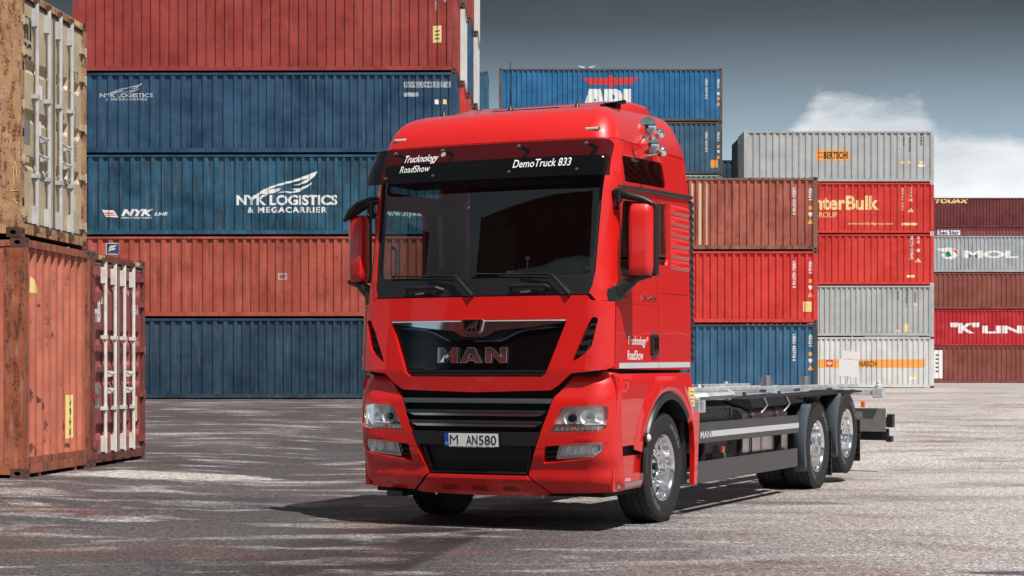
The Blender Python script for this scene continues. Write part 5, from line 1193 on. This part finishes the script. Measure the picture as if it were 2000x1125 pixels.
# ---- chassis
for g in (1, -1):
    def bx(x0, x1, *r): return MB().box(min(g*x0, g*x1), max(g*x0, g*x1), *r)
    part('frame_rail', bx(.36, .44, 1.9, 10.2, .78, 1.06), simple('chassis_grey', (.03, .03, .033), .5), TR)
    k1 = part('side_skirt', bx(1.195, 1.225, 2.40, 5.84, .685, .888), SKIRT, TR, bev=.01)
    k2 = part('side_skirt', bx(1.185, 1.215, 2.40, 5.84, .300, .510), SKIRT, TR, bev=.01)
    part('skirt_stripe', bx(1.2255, 1.2275, 2.78, 5.84, .742, .800), STRIPE, k1)
    if g > 0: text('skirt_lettering', 'MAN', (2.45, 2.76, .735, .805), lambda a, b, o: Vector((1.2262+o, a, b)), .001, STRIPE, k1, .03)
    for vv in (2.7, 3.9, 5.3): part('skirt_bracket', bx(.5, 1.19, vv, vv+.05, .40, .46).box(min(g*1.12, g*1.17), max(g*1.12, g*1.17), vv, vv+.05, .32, .86), DARK, TR)
    part('battery_box', bx(.50, 1.10, 2.75, 3.65, .55, 1.00), BLACK, TR, bev=.03)
    m = MB()
    for k in range(7): m.box(min(g*.52, g*1.08), max(g*.52, g*1.08), 3.05+.13*k, 3.13+.13*k, .62, 1.02)
    part('ribbed_box', m, BLACK, TR, bev=.015)
    tk = MB(); P = rnd([(.50, .40), (1.12, .40), (1.12, 1.00), (.50, 1.00)], .13, 5)
    for yy in (4.1, 5.75): tk.v += [(g*x, yy, z_) for x, z_ in P]
    n = len(P); tk.f = [(i, (i+1) % n, n+(i+1) % n, n+i) for i in range(n)]+[tuple(range(n)), tuple(n+i for i in range(n))]
    tko = part('fuel_tank', tk, TANK, TR, smooth=40)
    for yy in (4.35, 4.75, 5.25):
        st = MB(); Q = rnd([(.49, .39), (1.13, .39), (1.13, 1.01), (.49, 1.01)], .135, 5)
        for y_ in (yy, yy+.05): st.v += [(g*x, y_, z_) for x, z_ in Q]
        st.f = [(i, (i+1) % n, n+(i+1) % n, n+i) for i in range(n)]; part('tank_strap', st, DARK if yy != 4.75 else SILVER, tko, smooth=40)
    part('side_lamp', bx(1.12, 1.16, 3.32, 3.40, .56, .63), ORANGE, TR, bev=.01)
    part('air_cylinder', MB().tube([(g*.95, 2.6, .50), (g*.95, 3.3, .50)], .12, 16), BLACK, TR, smooth=40)
    part('valve_block', MB().tube([(g*1.02, 3.75, .62), (g*1.0, 3.9, .45), (g*1.05, 4.02, .42)], .035, 8).box(min(g*.98, g*1.08), max(g*.98, g*1.08), 3.85, 3.98, .40, .52), SILVER, TR, bev=.01)
    # black flap folded over the tank, with rubber ties
    fl = MB().add([(g*.75, 4.25, 1.10), (g*1.15, 4.25, 1.09), (g*1.18, 4.25, 1.00), (g*1.0, 4.35, .96), (g*.75, 6.3, 1.13), (g*1.15, 6.3, 1.12), (g*1.18, 6.2, 1.03), (g*1.0, 6.1, .98)], [(0,1,5,4), (1,2,6,5), (2,3,7,6), (0,3,2,1), (4,5,6,7)])
    part('tank_cover', fl, simple('tarpaulin_black', (.010, .011, .013), .5), TR)
    for yy in (4.7, 5.55): part('cover_tie', MB().tube([(g*1.17, yy, 1.10), (g*1.20, yy+.02, 1.02), (g*1.14, yy-.03, .93)], .012, 6).lathe([(-.02, .02), (.02, .02)], (g*1.14, yy-.05, .93), 'y', 8), SILVER, TR)
    # rear mudguards
    for vv, zz, top in ((VR1, .505, 1.10), (VR2, .615, 1.15)):
        m = MB(); n = 10; r = .635
        for k in range(n+1):
            a = radians(206-78*k/n) if vv == VR1 or 1 else 0
            for x0, dr_ in ((1.10, 0), (1.235, 0), (1.245, -.035)): m.v.append((g*x0, vv+(r+dr_)*cos(a), zz+(r+dr_)*sin(a)))
        m.f = [(k*3+i, k*3+i+1, (k+1)*3+i+1, (k+1)*3+i) for k in range(n) for i in range(2)]
        o = part('mudguard', m, FEND, TR, smooth=50); s_ = o.modifiers.new('s', 'SOLIDIFY'); s_.thickness = .02
        m = MB(); r = .615
        for k in range(n+1):
            a = radians(128-118*k/n)
            for x0 in (.80, 1.15): m.v.append((g*x0, vv+(r)*cos(a), min(top, zz+r*sin(a))))
        m.f = [(k*2, k*2+1, (k+1)*2+1, (k+1)*2) for k in range(n)]
        o = part('mudguard_top', m, DARK, TR, smooth=50); s_ = o.modifiers.new('s', 'SOLIDIFY'); s_.thickness = .02
        f_ = MB().box(min(g*.88, g*1.22), max(g*.88, g*1.22), vv+.60, vv+.62, zz-.38, zz+.15)
        for k in range(6): f_.box(min(g*.88, g*1.22), max(g*.88, g*1.22), vv+.585, vv+.60, zz-.36+.075*k, zz-.335+.075*k)
        part('mud_flap', f_, BLACK, TR)
    part('flap_roof', MB().add([(g*.80, 5.95, 1.115), (g*1.18, 6.0, 1.10), (g*1.22, 8.75, 1.14), (g*.80, 8.75, 1.15), (g*.80, 5.95, 1.095), (g*1.18, 6.0, 1.08), (g*1.22, 8.75, 1.12), (g*.80, 8.75, 1.13)], [(0,1,2,3), (7,6,5,4), (0,4,5,1), (1,5,6,2), (2,6,7,3), (3,7,4,0)]), DARK, TR)
    # galvanised swap-body frame
    part('swap_frame_rail', bx(.38, .50, 2.35, 10.35, 1.065, 1.19), GALV, TR, bev=.006)
    part('guide_rail', bx(.74, .80, 2.6, 10.2, 1.175, 1.215), GALV, TR, bev=.004)
    part('locating_cone', MB().lathe([(0, .075), (.12, .062), (.13, .05), (.13, 0)], (g*.44, 7.15, 1.205), 'z', 20) if g > 0 else MB().lathe([(0, .07), (.03, .06), (.03, 0)], (-.44, 7.15, 1.19), 'z', 20), SILVER, TR, smooth=30)
    if g > 0: part('locating_cone', MB().lathe([(0, .075), (.12, .062), (.13, .05), (.13, 0)], (g*.44, 8.84, 1.19), 'z', 20), SILVER, TR, smooth=30)
    part('twist_lock', bx(1.02, 1.16, 10.10, 10.26, 1.02, 1.15).lathe([(0, .05), (.04, .05), (.06, .03), (.09, .028), (.09, 0)], (g*1.09, 10.18, 1.15), 'z', 14), GALV, TR, bev=.006)
    part('twist_lock', bx(1.0, 1.16, 2.62, 2.80, .98, 1.10).lathe([(0, .04), (.03, .04), (.05, .02), (.05, 0)], (g*1.09, 2.7, 1.10), 'z', 14), GALV, TR, bev=.006)
for vv, z0, z1, hw in ((2.60, .99, 1.10, 1.16), (4.12, 1.08, 1.16, .95), (6.0, 1.14, 1.19, .8), (7.4, 1.14, 1.19, .8), (8.9, 1.10, 1.17, .95), (10.12, 1.06, 1.14, 1.14)):
    part('cross_beam', MB().box(-hw, hw, vv, vv+.14, z0, z1), GALV, TR, bev=.006)
ob = MB()
for g in (1, -1): ob.tube([(g*.48, 2.9, 1.10), (g*.95, 3.4, 1.13), (g*.98, 4.15, 1.14), (g*.5, 5.4, 1.17)], .04, 6)
part('slide_brace', ob, GALV, TR)
part('rear_guard', MB().box(-1.20, 1.20, 10.25, 10.35, .44, .60), BLACK, TR, bev=.01)
part('rear_plate', MB().box(-1.18, 1.18, 10.20, 10.225, .56, .88), simple('rear_plate_grey', (.17, .17, .17), .5, var=.2), TR, bev=.005)
rl = MB()
for g in (1, -1): part('rear_lamp', MB().box(min(g*.85, g*1.18), max(g*.85, g*1.18), 10.352, 10.38, .62, .76), simple('red_lens', (.5, .01, .01), .2, coat=.5), TR, bev=.008)
for g in (1, -1): part('guard_arm', MB().box(min(g*.45, g*.55), max(g*.45, g*.55), 10.1, 10.25, .46, 1.0), BLACK, TR)
part('rear_marker', MB().box(1.19, 1.24, 8.80, 8.86, .92, 1.0), ORANGE, TR, bev=.006)
part('rear_rubber_stop', MB().box(1.19, 1.27, 10.22, 10.36, .62, .80).box(1.17, 1.25, 10.24, 10.38, .42, .5), BLACK, TR, bev=.01)
